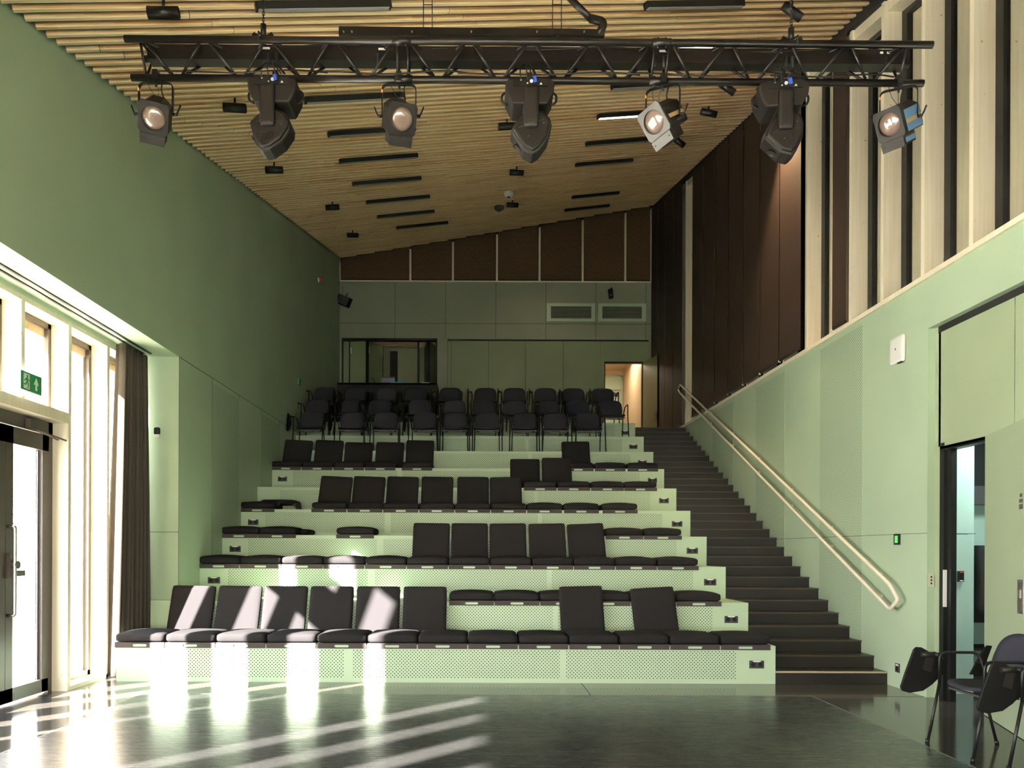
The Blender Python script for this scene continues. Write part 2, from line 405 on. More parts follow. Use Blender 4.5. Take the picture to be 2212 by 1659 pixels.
# ------------------------------------------------------------------ main dimensions
XL, XR = -3.498, 4.176          # main side walls
YB, YN = 19.95, -3.6            # back wall, wall behind the camera
TY, TD, TH = 8.4, 0.863, 0.39   # tiers
XT = 3.024                      # tier / stair boundary
LAND = 3.9
def tier_y(i): return TY + TD * (i - 1)

# ------------------------------------------------------------------ floor
structure(MB().box(-4.6, 7.6, YN - 0.2, YB + 3, -0.3, 0.0).build('floor', 'floor'))
m_ = MB().box(-3.18, 3.11, YN + 0.02, 7.68, 0.0, 0.003)
for (a, b, c, d) in ((-3.19, -3.178, YN + .02, 7.69), (3.108, 3.12, YN + .02, 7.69), (-3.19, 3.12, 7.678, 7.69)):
    m_.box(a, b, c, d, 0.0, 0.0036, 1)
tag(m_.build('dance_mat', ['mat', 'floor_line']), 'large glossy black vinyl dance mat laid over the stage floor', 'floor mat')
m_ = MB()
for x in (-1.03, 1.03): m_.box(x - 0.003, x + 0.003, 7.69, 8.4, 0.0, 0.0008)
m_.box(3.12, 4.17, 7.69, 7.696, 0, 0.0008)
structure(m_.build('trim_1', 'black_rough'))

# ------------------------------------------------------------------ walls
m_ = MB()
WT = 0.85   # left wall is this deep, so the windows sit in a recess
m_.box(XL - WT, XL, 9.41, YB + 0.3, 0, 9.6)                       # solid part beyond the windows (kept simple behind)
m_.box(XL - WT, XL, YN - 0.2, 9.41, 3.58, 8.2)                    # above the windows
wl = structure(m_.build('wall_left', 'green_wall'))
m_ = MB()                                                         # perforated fields and joints of the left wall
for (a, b) in ((10.57, 11.73), (12.93, 14.1)): m_.box(XL, XL + 0.003, a, b, 0.5, 3.52, 0)
for y in (9.41, 10.57, 11.73, 12.93, 14.1): m_.box(XL, XL + 0.0015, y - 0.003, y + 0.003, 0.4, 3.58, 1)
m_.box(XL, XL + 0.0015, 9.41, 17.0, 3.577, 3.583, 1)
structure(m_.build('trim_2', ['perf_wall', 'black_rough']))
m_ = MB().box(-4.345, XL, 9.404, 9.41, 1.557, 1.562, 0); structure(m_.build('trim_3', 'black_rough'))
# green lip where the soffit meets the posts, with curtain track
structure(MB().box(-3.985, -3.955, YN, 9.41, 3.545, 3.58).build('trim_4', 'green'))
ct = thing('curtain_track', 'dark double curtain track fixed under the window soffit', 'curtain track', (-3.76, 3.0, 3.58))
MB().box(-0.012, 0.012, -6.4, 6.25, -0.012, 0).build('rail', 'black', ct)
MB().box(-0.09, -0.07, -6.4, 6.25, -0.012, 0).build('rail', 'black', ct)

# wall behind camera; its unseen windows are added to bring daylight to the ceiling
structure(MB().box(-4.6, -3.1, YN - 0.2, YN, 0, 8.0).box(3.8, 4.5, YN - 0.2, YN, 0, 8.0).box(-3.1, 3.8, YN - 0.2, YN, 0, .25).box(-3.1, 3.8, YN - 0.2, YN, 2.3, 8.0).build('wall_front', 'green_wall'))
wf = bpy.data.objects.new('window_90', None); col.objects.link(wf); wf['kind'] = 'structure'; wf.location = (-3.1, YN - .12, .25)
m_ = MB()
for q in range(8): m_.box(q * 6.83 / 7, q * 6.83 / 7 + .07, -.03, .03, 0, 2.05)
m_.box(0, 6.9, -.03, .03, 0, .07).box(0, 6.9, -.03, .03, 1.98, 2.05).build('window_frame', 'dark_frame', wf)
MB().box(.07, 6.83, -.004, .004, .07, 1.98).build('pane', 'glass_out', wf)

# back wall with the booth opening, folding partition and doorway
m_ = MB(); B0, B1 = YB, YB + 0.16
BX0, BX1, BZ0, BZ1 = -3.44, -1.11, 4.75, 6.53
m_.box(XL - .1, BX0, B0, B1, LAND, BZ1); m_.box(BX0, BX1, B0, B1, LAND, BZ0)
m_.box(BX1, -0.86, B0, B1, LAND, BZ1); m_.box(XL - .1, XR + .4, B0, B1, BZ1, 7.92)
m_.box(-3.5, 4.5, B0, B1, LAND - 4, LAND)
m_.box(4.06, XR + .4, B0, B1, LAND, BZ1)
structure(m_.build('wall_back', 'green_grey'))
m_ = MB()
for x in (851, 960, 1069, 1177, 1285, 1393):
    X = (x - CX) / 88.4; m_.box(X - .004, X + .004, B0 - .002, B0, BZ1, 7.92)
m_.box(XL, XR, B0 - .002, B0, 6.905, 6.913)
structure(m_.build('trim_5', 'black_rough'))
# clerestory
m_ = MB(); mx = [731, 884, 976, 1071, 1163, 1256, 1348, 1405]
mxs = [(x - CX) / 88.4 for x in mx]
for k, X in enumerate(mxs):
    h = ceil_z(X, YB); o = MB().box(X - .022, X + .022, B0 - .03, B0 + .1, 7.95, h - 0.1).build('trim_%d' % (6 + k), 'spruce'); structure(o)
structure(MB().box(XL, XR, B0 - .03, B0 + .1, 7.92, 7.95).build('trim_14', 'spruce'))
for k in range(7):
    x0, x1 = mxs[k] + .03, mxs[k + 1] - .03; z0 = 7.97
    o = thing('clerestory_blind', '%s woven brown blind of the band under the ceiling, counted from the green side wall' % ORD[k].capitalize(), 'blind', ((x0 + x1) / 2, B0 + .045, z0), group='brown blinds over the back wall')
    w = (x1 - x0) / 2; ha, hb = ceil_z(x0, YB) - z0 - .02, ceil_z(x1, YB) - z0 - .02
    MB().hexa([(-w, 0, 0), (w, 0, 0), (w, .01, 0), (-w, .01, 0)], [(-w, 0, ha), (w, 0, hb), (w, .01, hb), (-w, .01, ha)]).build('cloth', 'clerestory', o)
    MB().box(-w, w, -.012, .0, 0, .03).build('bottom_bar', 'black', o)
structure(MB().box(XL - .2, XR + .5, B0 + .1, B0 + .2, 7.92, 10.6).build('wall_back_upper', 'black_rough'))
# folding partition
PX = [-0.86, -0.77, 0.141, 1.052, 1.968, 2.885, 4.06]
for k in range(6):
    x0, x1 = PX[k] + .004, PX[k + 1] - .004
    m_ = MB()
    if k < 5: m_.box(x0, x1, B0 + .05, B0 + .11, LAND, 6.50)
    else:
        m_.box(x0, 3.0, B0 + .05, B0 + .11, LAND, 6.50); m_.box(3.9, x1, B0 + .05, B0 + .11, LAND, 6.50); m_.box(3.0, 3.9, B0 + .05, B0 + .11, 5.98, 6.50)
    o = m_.build('partition_panel', 'green_deep')
    tag(o, ['Narrow green closing strip at the booth end of the folding partition', 'Green folding partition panel nearest the control booth window', 'Second full green panel of the folding partition', 'Middle green panel of the folding partition', 'Green partition panel just before the doorway panel', 'Green partition panel with the lit doorway cut in it'][k], 'partition panel', 'folding partition panels')
structure(MB().box(-0.86, 4.06, B0 + .04, B0 + .16, 6.50, 6.53).build('trim_15', 'black_rough'))
m_ = MB().box(2.98, 3.0, B0 + .03, B0 + .12, LAND, 5.98).box(3.9, 3.92, B0 + .03, B0 + .12, LAND, 5.98).box(2.98, 3.92, B0 + .03, B0 + .12, 5.96, 6.0)
structure(m_.build('trim_16', 'black'))
structure(MB().box(-.95, 2.3, YB + .2, YB + .3, LAND, 7.0).box(4.05, 4.6, YB + .16, YB + .3, LAND, 7.0).build('added_back_blocker', 'black_rough'))  # black backing added to stop white light showing through the panel gaps
# the open leaf of that doorway
o = thing('door_1', 'Green door leaf swung open beside the lit doorway at the top landing', 'door', (3.93, 19.9, LAND)); o['kind'] = 'structure'
m_ = MB(); dv = Vector((0.16, -0.85, 0)); nv = Vector((dv.y, -dv.x, 0)).normalized() * .022
m_.obox(dv / 2 + Vector((0, 0, 1.03)), dv / 2, nv, (0, 0, 1.02)); m_.build('leaf', 'green_deep', o)
m_ = MB(); m_.obox(dv + dv.normalized() * .012 + Vector((0, 0, 1.03)), dv.normalized() * .012, nv, (0, 0, 1.02)); m_.build('edge', 'black', o)
m_ = MB(); m_.obox(dv * .93 + nv * 1.3 + Vector((0, 0, 0.62)), dv.normalized() * .07, nv * .2, (0, 0, .11)); m_.build('recessed_handle', 'dark_frame', o)
# corridor behind
m_ = MB(); m_.box(2.3, 2.4, YB + .16, 23, LAND, 6.5).box(3.96, 4.05, YB + .16, 23, LAND, 6.5).box(2.3, 4.1, 23, 23.1, LAND, 6.5).box(2.3, 4.1, YB + .16, 23.1, 6.45, 6.55)
structure(m_.build('wall_corridor', 'plywood'))
structure(MB().box(-3.9, 4.4, YB + .1, 23.1, LAND - .12, LAND).build('floor_corridor', 'floor'))
o = thing('door_2', 'Pale green corridor door with a black closer seen through the lit doorway', 'door', (3.4, 22.95, LAND)); o['kind'] = 'structure'
MB().box(-.2, .48, 0, .04, 0, 1.96).build('leaf', 'teal', o); MB().box(-.2, .48, 0, .04, 2.0, 2.36).build('transom', 'green', o)
MB().box(-.22, -.2, -.01, .05, 0, 2.4).box(.48, .53, -.01, .05, 0, 2.4).box(-.22, .53, -.01, .05, 2.36, 2.4).build('frame', 'green_wall', o)
MB().box(.18, .42, -.06, 0, 1.82, 1.9).box(.0, .3, -.05, -.03, 1.92, 1.94).build('closer', 'black', o)

# landing and tiers
structure(MB().box(XL, XR, tier_y(10) + TD, YB + .1, LAND - .14, LAND).box(XT, XR, 16.74, tier_y(10) + TD, LAND - .14, LAND).build('floor_landing', 'stair'))
PERF = [(-3.15, -1.415), (-1.33, 0.805), (0.872, 2.614)]
for i in range(1, 11):
    y0 = tier_y(i); y1 = y0 + TD; z1 = TH * i; z0 = TH * (i - 1); xl = -3.757 if i == 1 else XL
    m_ = MB()
    m_.box(xl, XT, y0, y1, z0 if i > 1 else 0.0, z1, 0)
    if i == 2: m_.box(-3.757, XL, y0, 9.40, z0, z1, 0)
    for (a, b) in PERF: m_.box(a, b, y0 - .0015, y0, z0 + .048, z1 - .047, 1)
    o = m_.build('seating_tier', ['green', 'perf_tier'], loc=(0, 0, 0), bevel=0)
    lab = ['Lowest pale green seating tier with a perforated front, standing on the stage floor'] + ['%s pale green seating tier up from the floor, perforated front' % ORD[k].capitalize() for k in range(1, 9)] + ['Topmost pale green seating tier, level with the upper landing']
    tag(o, lab[i - 1], 'seating tier', 'green seating tiers')
# sockets in the tier fronts
def socket(loc, rot, label, ms='socket', group='sockets in the tier fronts', light=True):
    o = thing('power_socket', label, 'power socket', loc, rot, group)
    MB().box(-.076, .076, -.006, 0, -.04, .04).build('plate', ms, o, bevel=.002)
    for s in (-1, 1):
        m_ = MB(); m_.lathe([(.026, -.0105), (.029, -.0105), (.029, -.004)], (s * .037, 0, 0), (0, 1, 0), 20, 0); m_.lathe([(.0001, -.0065), (.024, -.0065)], (s * .037, 0, 0), (0, 1, 0), 20, 1)
        m_.cyl((s * .037 - .009, -.0085, 0), (s * .037 - .009, -.006, 0), .0035, 8, 1).cyl((s * .037 + .009, -.0085, 0), (s * .037 + .009, -.006, 0), .0035, 8, 1)
        m_.build('outlet', [ms, 'black_rough'], o)
    if light: MB().box(-.04, .04, -.009, -.006, .026, .038).build('label_strip', 'white', o)
    return o
for i in range(1, 11):
    socket((2.83, tier_y(i), TH * (i - 1) + .2), (0, 0, 0), '%s power socket up, at the stair end of the seating tiers' % ['Lowest double', 'Second double', 'Third double', 'Fourth double', 'Fifth double', 'Sixth double', 'Seventh double', 'Eighth double', 'Ninth double', 'Topmost double'][i - 1])
for i in (3, 4, 5, 7):
    socket((-3.32, tier_y(i), TH * (i - 1) + .2), (0, 0, 0), 'Dark double power socket at the window end of the %s tier' % ORD[i - 1])
socket((-3.32, TY, .2), (0, 0, 0), 'Double power socket coloured sunlit white at the window end of the lowest tier', 'white', 'sockets in the tier fronts', False)  # white plate stands in for strong sun on this socket

# staircase
st = thing('staircase', 'Long dark straight staircase climbing beside the green tiers to the landing', 'staircase', (3.6, TY, 0))
for k in range(30):
    y0 = .2877 * k; z1 = .13 * (k + 1)
    m_ = MB().box(-.574, .574, y0, y0 + .2877 + .01, z1 - .13, z1 - (0 if k < 29 else .0)).box(-.574, .574, y0 - .012, y0 + .02, z1 - .014, z1 + .001, 1)
    m_.build('step', ['stair', 'nosing_light' if k == 0 else 'nosing'], st)

# ------------------------------------------------------------------ right wall
m_ = MB()
m_.box(XR, XR + .2, 7.66, 16.9, 0, 3.925)
m_.box(XR, XR + .2, 16.9, YB + .1, 3.0, 3.925)
m_.box(XR, XR + .2, YN, 7.66, 3.46, 3.925)
structure(m_.build('wall_right', 'green_wall'))
m_ = MB()
for (a, b) in ((8.97, 10.1), (11.27, 12.47), (13.6, 14.8)): m_.box(XR - .003, XR, a, b, .0, 3.86, 0)
for y in (8.97, 10.1, 11.27, 12.47, 13.6, 14.8): m_.box(XR - .0035, XR, y - .003, y + .003, 0, 3.9, 1)
m_.box(XR - .0035, XR, 7.66, 12.5, 1.538, 1.542, 2)
structure(m_.build('trim_17', ['perf_wall', 'green', 'black_rough']))
structure(MB().box(XR - .03, XR + .24, YN, YB, 3.925, 3.972).build('trim_18', 'spruce'))
XP = 4.245                                              # recessed door wall plane
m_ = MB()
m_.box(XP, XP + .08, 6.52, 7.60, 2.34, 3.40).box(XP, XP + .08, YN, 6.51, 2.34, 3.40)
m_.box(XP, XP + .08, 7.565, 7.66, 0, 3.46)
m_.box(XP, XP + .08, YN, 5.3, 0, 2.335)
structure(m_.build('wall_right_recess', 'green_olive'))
structure(MB().box(XP - .005, XP + .2, YN, 7.60, 3.40, 3.46).box(XP + .07, XP + .09, YN, 7.6, 2.3, 3.4).build('trim_19', 'black_rough'))
m_ = MB().box(XP - .004, XP + .10, 7.50, 7.57, 0, 2.37).box(XP - .004, XP + .02, 5.3, 7.57, 2.315, 2.34).box(XP + .03, XP + .08, 7.44, 7.50, 0, 2.335).box(XP - .004, XP + .08, 5.3, 7.5, 2.30, 2.335)
structure(m_.build('trim_20', 'black'))
o = tag(MB().box(0, .004, -.018, .018, -.17, .17).build('strike_plate', 'white', loc=(XP + .005, 7.497, 1.03), rot=(0, 0, R(-90))), 'Long white strike plate on the black jamb of the open side door', 'strike plate')
# door leaf standing ajar
A = Vector((4.205, 6.83, 0)); Bv = Vector((3.79, 5.46, 0)); dv = (Bv - A); L_ = dv.length; du = dv.normalized(); nv = Vector((du.y, -du.x, 0))
if nv.x > 0: nv = -nv
leaf = thing('door_3', 'Large green side door leaf standing ajar behind the chairs', 'door', A); leaf['kind'] = 'structure'
m_ = MB(); m_.obox(dv / 2 - nv * .025 + Vector((0, 0, 1.17)), dv / 2, nv * .025, (0, 0, 1.165)); m_.build('leaf', 'green_olive', leaf)
m_ = MB(); m_.obox(dv / 2 - nv * .03 + Vector((0, 0, .006)), dv / 2, nv * .018, (0, 0, .006)); m_.build('bottom_seal', 'black_rough', leaf)
def on_leaf(x, y):
    r = ray(x, y); o_ = Vector((0, 0, EYE)); t = (A - o_).dot(nv) / r.dot(nv); return o_ + r * t - A
c = on_leaf(2206, 1289); m_ = MB()
m_.obox(c + nv * .003, du * .062, nv * .004, (0, 0, .125)); m_.build('handle_plate', 'steel', leaf)
m_ = MB(); m_.obox(c + nv * .008, du * .048, nv * .003, (0, 0, .105)); m_.obox(c + nv * .012 + Vector((0, 0, .02)), du * .02, nv * .004, (0, 0, .03), 1); m_.build('handle_recess', ['dark_frame', 'steel'], leaf)
m_ = MB()
def oval(c, a, b, arch=False):
    n = 14; pts = []
    for k in range(n + 1):
        t = 2 * PI * k / n
        pts.append(c + du * a * math.cos(t) + Vector((0, 0, b * math.sin(t))))
    if arch: pts = [c + du * -a + Vector((0, 0, -b))] + [c + du * (-a * math.cos(PI * k / 8)) + Vector((0, 0, b * .5 + b * .5 * math.sin(PI * k / 8))) for k in range(9)] + [c + du * a + Vector((0, 0, -b))]
    m_.tube(pts, .0022, 5)
c0 = on_leaf(2206, 1086) + nv * .002
for (k, n, dz) in ((0, 2, .055), (1, 3, .015)):
    for q in range(n): oval(c0 + du * (q - (n - 1) / 2) * .027 + Vector((0, 0, dz)), .008, .013)
for q in range(3): oval(c0 + du * (q - 1) * .027 + Vector((0, 0, -.028)), .008, .018, True)
m_.build('people_emblem', 'dark_frame', leaf)
# cloakroom behind the side door
m_ = MB()
m_.box(XP + .08, 4.68, 7.86, 7.95, 0, 2.8).box(4.68, 4.76, 7.90, 8.7, 0, 2.8, 1)
m_.box(4.76, 6.6, 8.62, 8.7, 0, 2.8).box(6.5, 6.6, 5.0, 8.7, 0, 2.8).box(XP + .08, 6.6, 5.0, 5.1, 0, 2.8).box(XP + .08, 6.6, 5.0, 8.7, 2.8, 2.9)
structure(m_.build('wall_cloakroom', ['teal', 'teal']))
structure(MB().box(XP + .08, 4.75, 7.857, 7.86, 1.538, 1.543).build('trim_21', 'black_rough'))
sh = thing('coat_shelf', 'Teal open shelf compartments inside the cloakroom doorway', 'shelf', (4.96, 8.35, 0))
MB().box(-.11, .9, .2, .24, 0, 1.25).box(-.12, -.1, -.2, .24, 0, 1.25).build('case', 'teal', sh)
for z in (.1, .38, .66, .9): MB().box(-.11, .9, -.2, .22, z, z + .022).build('shelf_board', 'tray', sh)
MB().box(-.12, .9, .1, .2, 1.86, 2.05).build('top_panel', 'lamp_grey', sh)
MB().box(.0, .9, .12, .2, 2.05, 2.8).build('upper_panel', 'black_rough', sh)
def coat_mesh():
    m_ = MB(); n = 18; rows = []
    for j, (z, w, d) in enumerate([(0.0, .22, .10), (-.06, .24, .12), (-.3, .21, .13), (-.58, .23, .15), (-.74, .24, .14), (-.76, .02, .02)]):
        for k in range(n):
            t = 2 * PI * k / n; f = 1 + .07 * math.sin(5 * t + j)
            rows.append((w * f * math.cos(t), d * f * math.sin(t), z))
    m_.add(rows, [(j * n + k, j * n + (k + 1) % n, (j + 1) * n + (k + 1) % n, (j + 1) * n + k) for j in range(5) for k in range(n)], 0, True)
    return m_
o = coat_mesh().build('coat', M['black_rough'], loc=(5.04, 8.02, 1.43)); tag(o, 'Black padded coat hanging over the cloakroom shelves', 'coat')
MB().tube([(0, 0, .0), (0, 0, .05), (.0, .1, .07)], .008, 6).build('hanging_loop', 'black', o)
o = MB().cyl((0, 0, 0), (0, -.16, .03), .008, 8).cyl((0, -.16, .03), (.07, -.2, .12), .008, 8).build('coat_hook', 'black', loc=(4.9, 8.45, 1.65)); tag(o, 'Black angled coat hook above the hanging coat', 'coat hook')
o = thing('card_reader', 'Black card reader on the pale teal wall inside the side door', 'card reader', (4.60, 7.86, 1.13))
MB().box(-.026, .026, -.03, 0, -.052, .052).build('housing', 'black', o, bevel=.004); MB().box(-.018, .018, -.032, -.03, .035, .046).build('indicator', 'red', o); MB().box(-.016, .016, -.032, -.03, -.046, -.036).build('logo_strip', 'white', o)

# posts and glazing of the right gallery wall
posts = [-0.08, .71, 1.5, 2.28, 3.06, 3.84, 4.62, 5.4, 6.18, 6.96, 7.73, 8.52, 9.26, 9.72, 10.53, 11.31, 12.1, 12.88, 13.67, 14.45, 15.24, 16.02, 16.81, 17.6, 18.4, 19.2, 19.9]
tn = 22
for k, y in enumerate(posts):
    h0, h1 = ceil_z(XR, y) - .12, ceil_z(XR, y + .06) - .12
    m_ = MB().hexa([(XR, y, 3.972), (XR + .185, y, 3.972), (XR + .185, y + .06, 3.972), (XR, y + .06, 3.972)], [(XR, y, h0), (XR + .185, y, h0), (XR + .185, y + .06, h1), (XR, y + .06, h1)])
    structure(m_.build('trim_%d' % tn, 'spruce')); tn += 1
for k in range(len(posts) - 1):
    a, b = posts[k] + .06, posts[k + 1]
    za, zb = ceil_z(XR, a) - .30, ceil_z(XR, b) - .30
    w = structure(MB().box(0, .06, 0, .01, 0, .01).build('window_%d' % (k + 1), 'black')) if False else bpy.data.objects.new('window_%d' % (k + 1), None)
    if w.name not in [q.name for q in col.objects]: col.objects.link(w)
    w['kind'] = 'structure'; w.location = (XR + .185, a, 3.972)
    d = b - a; fw = .105 if d > .5 else .04; la, lb = za - 3.972, zb - 3.972
    sl = (lb - la) / d
    m_ = MB().hexa([(0, d - fw, 0), (.06, d - fw, 0), (.06, d, 0), (0, d, 0)], [(0, d - fw, lb - sl * fw), (.06, d - fw, lb - sl * fw), (.06, d, lb), (0, d, lb)])
    m_.hexa([(0, 0, 0), (.06, 0, 0), (.06, .04, 0), (0, .04, 0)], [(0, 0, la), (.06, 0, la), (.06, .04, la + sl * .04), (0, .04, la + sl * .04)])
    m_.hexa([(0, 0, la), (.06, 0, la), (.06, d, lb), (0, d, lb)], [(0, 0, la + .06), (.06, 0, la + .06), (.06, d, lb + .06), (0, d, lb + .06)])
    m_.build('window_frame', 'black', w)
    MB().hexa([(-.16, 0, la + .06), (.02, 0, la + .06), (.02, d, lb + .06), (-.16, d, lb + .06)], [(-.16, 0, la + .18), (.02, 0, la + .18), (.02, d, lb + .18), (-.16, d, lb + .18)]).build('head_board', 'spruce', w)
    MB().hexa([(.03, .04, 0), (.036, .04, 0), (.036, d - fw, 0), (.03, d - fw, 0)], [(.03, .04, la + sl * .04), (.036, .04, la + sl * .04), (.036, d - fw, lb - sl * fw), (.03, d - fw, lb - sl * fw)]).build('pane', 'glass_in', w)
# dark batten where the slats meet the gallery wall
m_ = MB(); y0, y1 = YN, YB
m_.hexa([(XR - .03, y0, ceil_z(XR, y0) - .13), (XR + .24, y0, ceil_z(XR, y0) - .13), (XR + .24, y1, ceil_z(XR, y1) - .13), (XR - .03, y1, ceil_z(XR, y1) - .13)],
        [(XR - .03, y0, ceil_z(XR, y0) + .1), (XR + .24, y0, ceil_z(XR, y0) + .1), (XR + .24, y1, ceil_z(XR, y1) + .1), (XR - .03, y1, ceil_z(XR, y1) + .1)])
structure(m_.build('trim_60', 'black_rough'))
# gallery beyond the glass
m_ = MB().box(7.5, 7.6, YN, YB, 3.9, 11).box(XR + .2, 7.6, YN - .1, YN, 3.9, 9).box(XR + .2, 7.6, YB, YB + .1, 3.9, 11)
structure(m_.build('wall_gallery', 'plaster'))
structure(MB().box(XR + .2, 7.6, YN, YB, 3.8, 3.9).build('floor_gallery', 'floor'))
# roller blinds
def blind(y0, y1, label, X=4.10):
    o = thing('roller_blind', label, 'roller blind', (X, (y0 + y1) / 2, 3.985), group='dark blinds on the gallery wall')
    w = (y1 - y0) / 2 - .017; a, b = ceil_z(X, y0) - 3.985 - .11, ceil_z(X, y1) - 3.985 - .11
    MB().hexa([(0, -w, .02), (.004, -w, .02), (.004, w, .02), (0, w, .02)], [(0, -w, a), (.004, -w, a), (.004, w, b), (0, w, b)]).build('cloth', 'blind', o)
    MB().box(-.008, .012, -w, w, 0, .022).build('bottom_bar', 'black', o)
    MB().box(-.012, .016, w - .02, w + .008, -.006, .02).build('guide_clip', 'white', o)
    return o
for k in range(7): blind(posts[14 + k], posts[15 + k], '%s dark brown blind above the handrail, counting away from the stage' % ORD[k].capitalize())
for k in range(4): blind(posts[22 + k], posts[23 + k] if k < 3 else 19.9, '%s dark blind past the bare timber bay at the stair head' % ORD[k].capitalize())
o = blind(9.31, 9.70, 'Narrow brown blind standing alone between pale timber posts', 4.14)
# handrail
hr = thing('handrail', 'Cream painted double steel handrail on the green wall beside the stairs', 'handrail', (4.09, 8.16, 0))
def up(y): return 1.024 + .434 * (y - 8.16)
def lo(y): return .79 + .4405 * (y - 8.16)
x_ = 0.0
pts = [(0, 8.4, 0)] 
path = [(x_, 16.75 - 8.16, up(16.75)), (x_, 0.06, up(8.22)), (x_, -.10, up(8.16) - .10), (x_, .03, lo(8.19) - .03), (x_, .12, lo(8.28)), (x_, 16.75 - 8.16, lo(16.75))]
MB().tube(fillet([(x_, 17.05 - 8.16, up(17.0) - .12), (x_, 16.9 - 8.16, up(16.9)), (x_, .02, up(8.18)), (x_, -.14, up(8.16) - .13), (x_, .02, lo(8.16) - .005), (x_, 16.9 - 8.16, lo(16.9)), (x_, 17.05 - 8.16, up(17.0) - .12)], .05), .0195, 12).build('rail', 'rail', hr)
for yb in (8.55, 9.75, 11.0, 12.3, 13.6, 14.9, 16.2):
    for fz in (up, lo):
        z = fz(yb); MB().box(.06, .084, yb - 8.16 - .05, yb - 8.16 + .05, z - .075, z - .045).cyl((.07, yb - 8.16, z - .06), (0, yb - 8.16, z - .015), .008, 8).build('bracket', 'rail', hr)

# wall fittings on the right wall
o = thing('wifi_access_point', 'White rounded square network box high on the green right wall', 'access point', (XR, 8.185, 3.385))
MB().rbox((-.02, 0, 0), (.04, .27, .27), .019).build('housing', 'white', o)
MB().cyl((-.041, 0, .01), (-.0395, 0, .01), .012, 14).box(-.035, -.01, -.11, -.02, -.142, -.13).build('badge', 'lamp_grey', o)
o = thing('wall_thermostat', 'Black wall controller with a green screen beside the handrail', 'thermostat', (XR, 8.20, 1.49))
MB().box(-.016, 0, -.055, .055, -.055, .055).build('housing', 'black', o, bevel=.004); MB().box(-.018, -.016, -.03, .028, -.036, .036).build('screen', 'screen', o)
o = thing('wall_socket', 'Black single power socket low on the wall beside the bottom stair', 'power socket', (XR, 8.19, .2))
MB().box(-.008, 0, -.042, .042, -.045, .045).build('plate', 'socket', o, bevel=.002); MB().box(-.010, -.008, -.024, .024, .022, .036).build('label_strip', 'white', o); MB().cyl((-.012, 0, -.008), (-.008, 0, -.008), .024, 18).build('outlet', 'black_rough', o)
o = thing('switch_plate', 'Small beige socket plate with three dark openings on the door reveal', 'switch plate', (4.215, 7.655, 1.10))
MB().box(-.032, .02, -.008, 0, -.06, .06).build('plate', 'plaster', o); m_ = MB()
for z in (-.03, 0, .03): m_.box(-.012, .002, -.010, -.008, z - .008, z + .008)
m_.build('opening', 'black', o)

# ------------------------------------------------------------------ ceiling of slats
DS = Vector((2.879, 1.0, 0)); DS.z = CA * DS.x + CB * DS.y; DS.normalize()         # along the slats
NC = Vector((-CA, -CB, 1)).normalized()                                            # ceiling normal, up
CR = NC.cross(DS).normalized()                                                     # across (towards +Y)
if CR.y < 0: CR = -CR
pl = Vector((DS.x, DS.y)).normalized(); 
m_ = MB(); uvs = []
def add_board(p0, p1, w, dep):
    """bevelled board under the ceiling plane between p0 and p1 (points on the plane)"""
    prof = [(0, 0), (0, -dep + .006), (.006, -dep), (w - .006, -dep), (w, -dep + .006), (w, 0)]
    n = len(prof); L = (p1 - p0).length; ro = random.uniform(0, 50)
    vs = [p0 + CR * a + NC * b for a, b in prof] + [p1 + CR * a + NC * b for a, b in prof]
    per = [0]
    for i in range(1, n): per.append(per[-1] + math.hypot(prof[i][0] - prof[i - 1][0], prof[i][1] - prof[i - 1][1]))
    fs = []
    for i in range(n - 1):
        fs.append((i, n + i, n + i + 1, i + 1)); uvs.extend([(ro, per[i] + ro), (ro + L, per[i] + ro), (ro + L, per[i + 1] + ro), (ro, per[i + 1] + ro)])
    fs.append(tuple(range(n))); uvs.extend([(ro, ro + .03 * q) for q in range(n)])
    fs.append(tuple(n + i for i in reversed(range(n)))); uvs.extend([(ro, ro + .03 * q) for q in range(n)])
    b0 = len(m_.m); m_.add(vs, fs, 0)
    for q in (0, n - 2, n - 1, n): m_.m[b0 + q] = (1, False)
pitch = .155; NS = 175; SW = .060
for k in range(NS):
    yw = -7.2 + k * pitch                       # where the slat crosses the left wall plane
    def P(x): 
        y = yw + (x - XL) * DS.y / DS.x; return Vector((x, y, ceil_z(x, y)))
    xa, xb = XL + .03, XR - .03
    y_min, y_max = YN + .02, YB - .04
    xa = max(xa, XL + (y_min - yw) * DS.x / DS.y); xb = min(xb, XL + (y_max - yw) * DS.x / DS.y)
    if xb - xa < .1: continue
    # joints drift from slat to slat in long diagonal runs, as laid
    step = 2.05; off = (k * .118 + (k // 6) * .71 + (k // 17) * 1.13) % step
    xs = [xa] + [x for x in [XL - step + off + j * step for j in range(8)] if xa + .12 < x < xb - .12] + [xb]
    for a, b in zip(xs[:-1], xs[1:]): add_board(P(a + .0025), P(b - .0025), SW, .034)
structure(m_.build('ceiling', ['slat', 'slat_side'], uv=uvs))
def slab(z0, z1, x0, x1, y0, y1):
    c = [(x0, y0), (x1, y0), (x1, y1), (x0, y1)]
    return [(x, y, ceil_z(x, y) + z0) for x, y in c], [(x, y, ceil_z(x, y) + z1) for x, y in c]
m_ = MB(); a_, b_ = slab(.045, .29, -4.7, 7.7, YN - .3, YB + .3); m_.hexa(a_, b_)
structure(m_.build('ceiling_deck', 'black_rough'))
m_ = MB(); a_, b_ = slab(-.05, -.0, XR + .25, 7.5, YN, YB); m_.hexa(a_, b_); structure(m_.build('ceiling_gallery', 'spruce'))

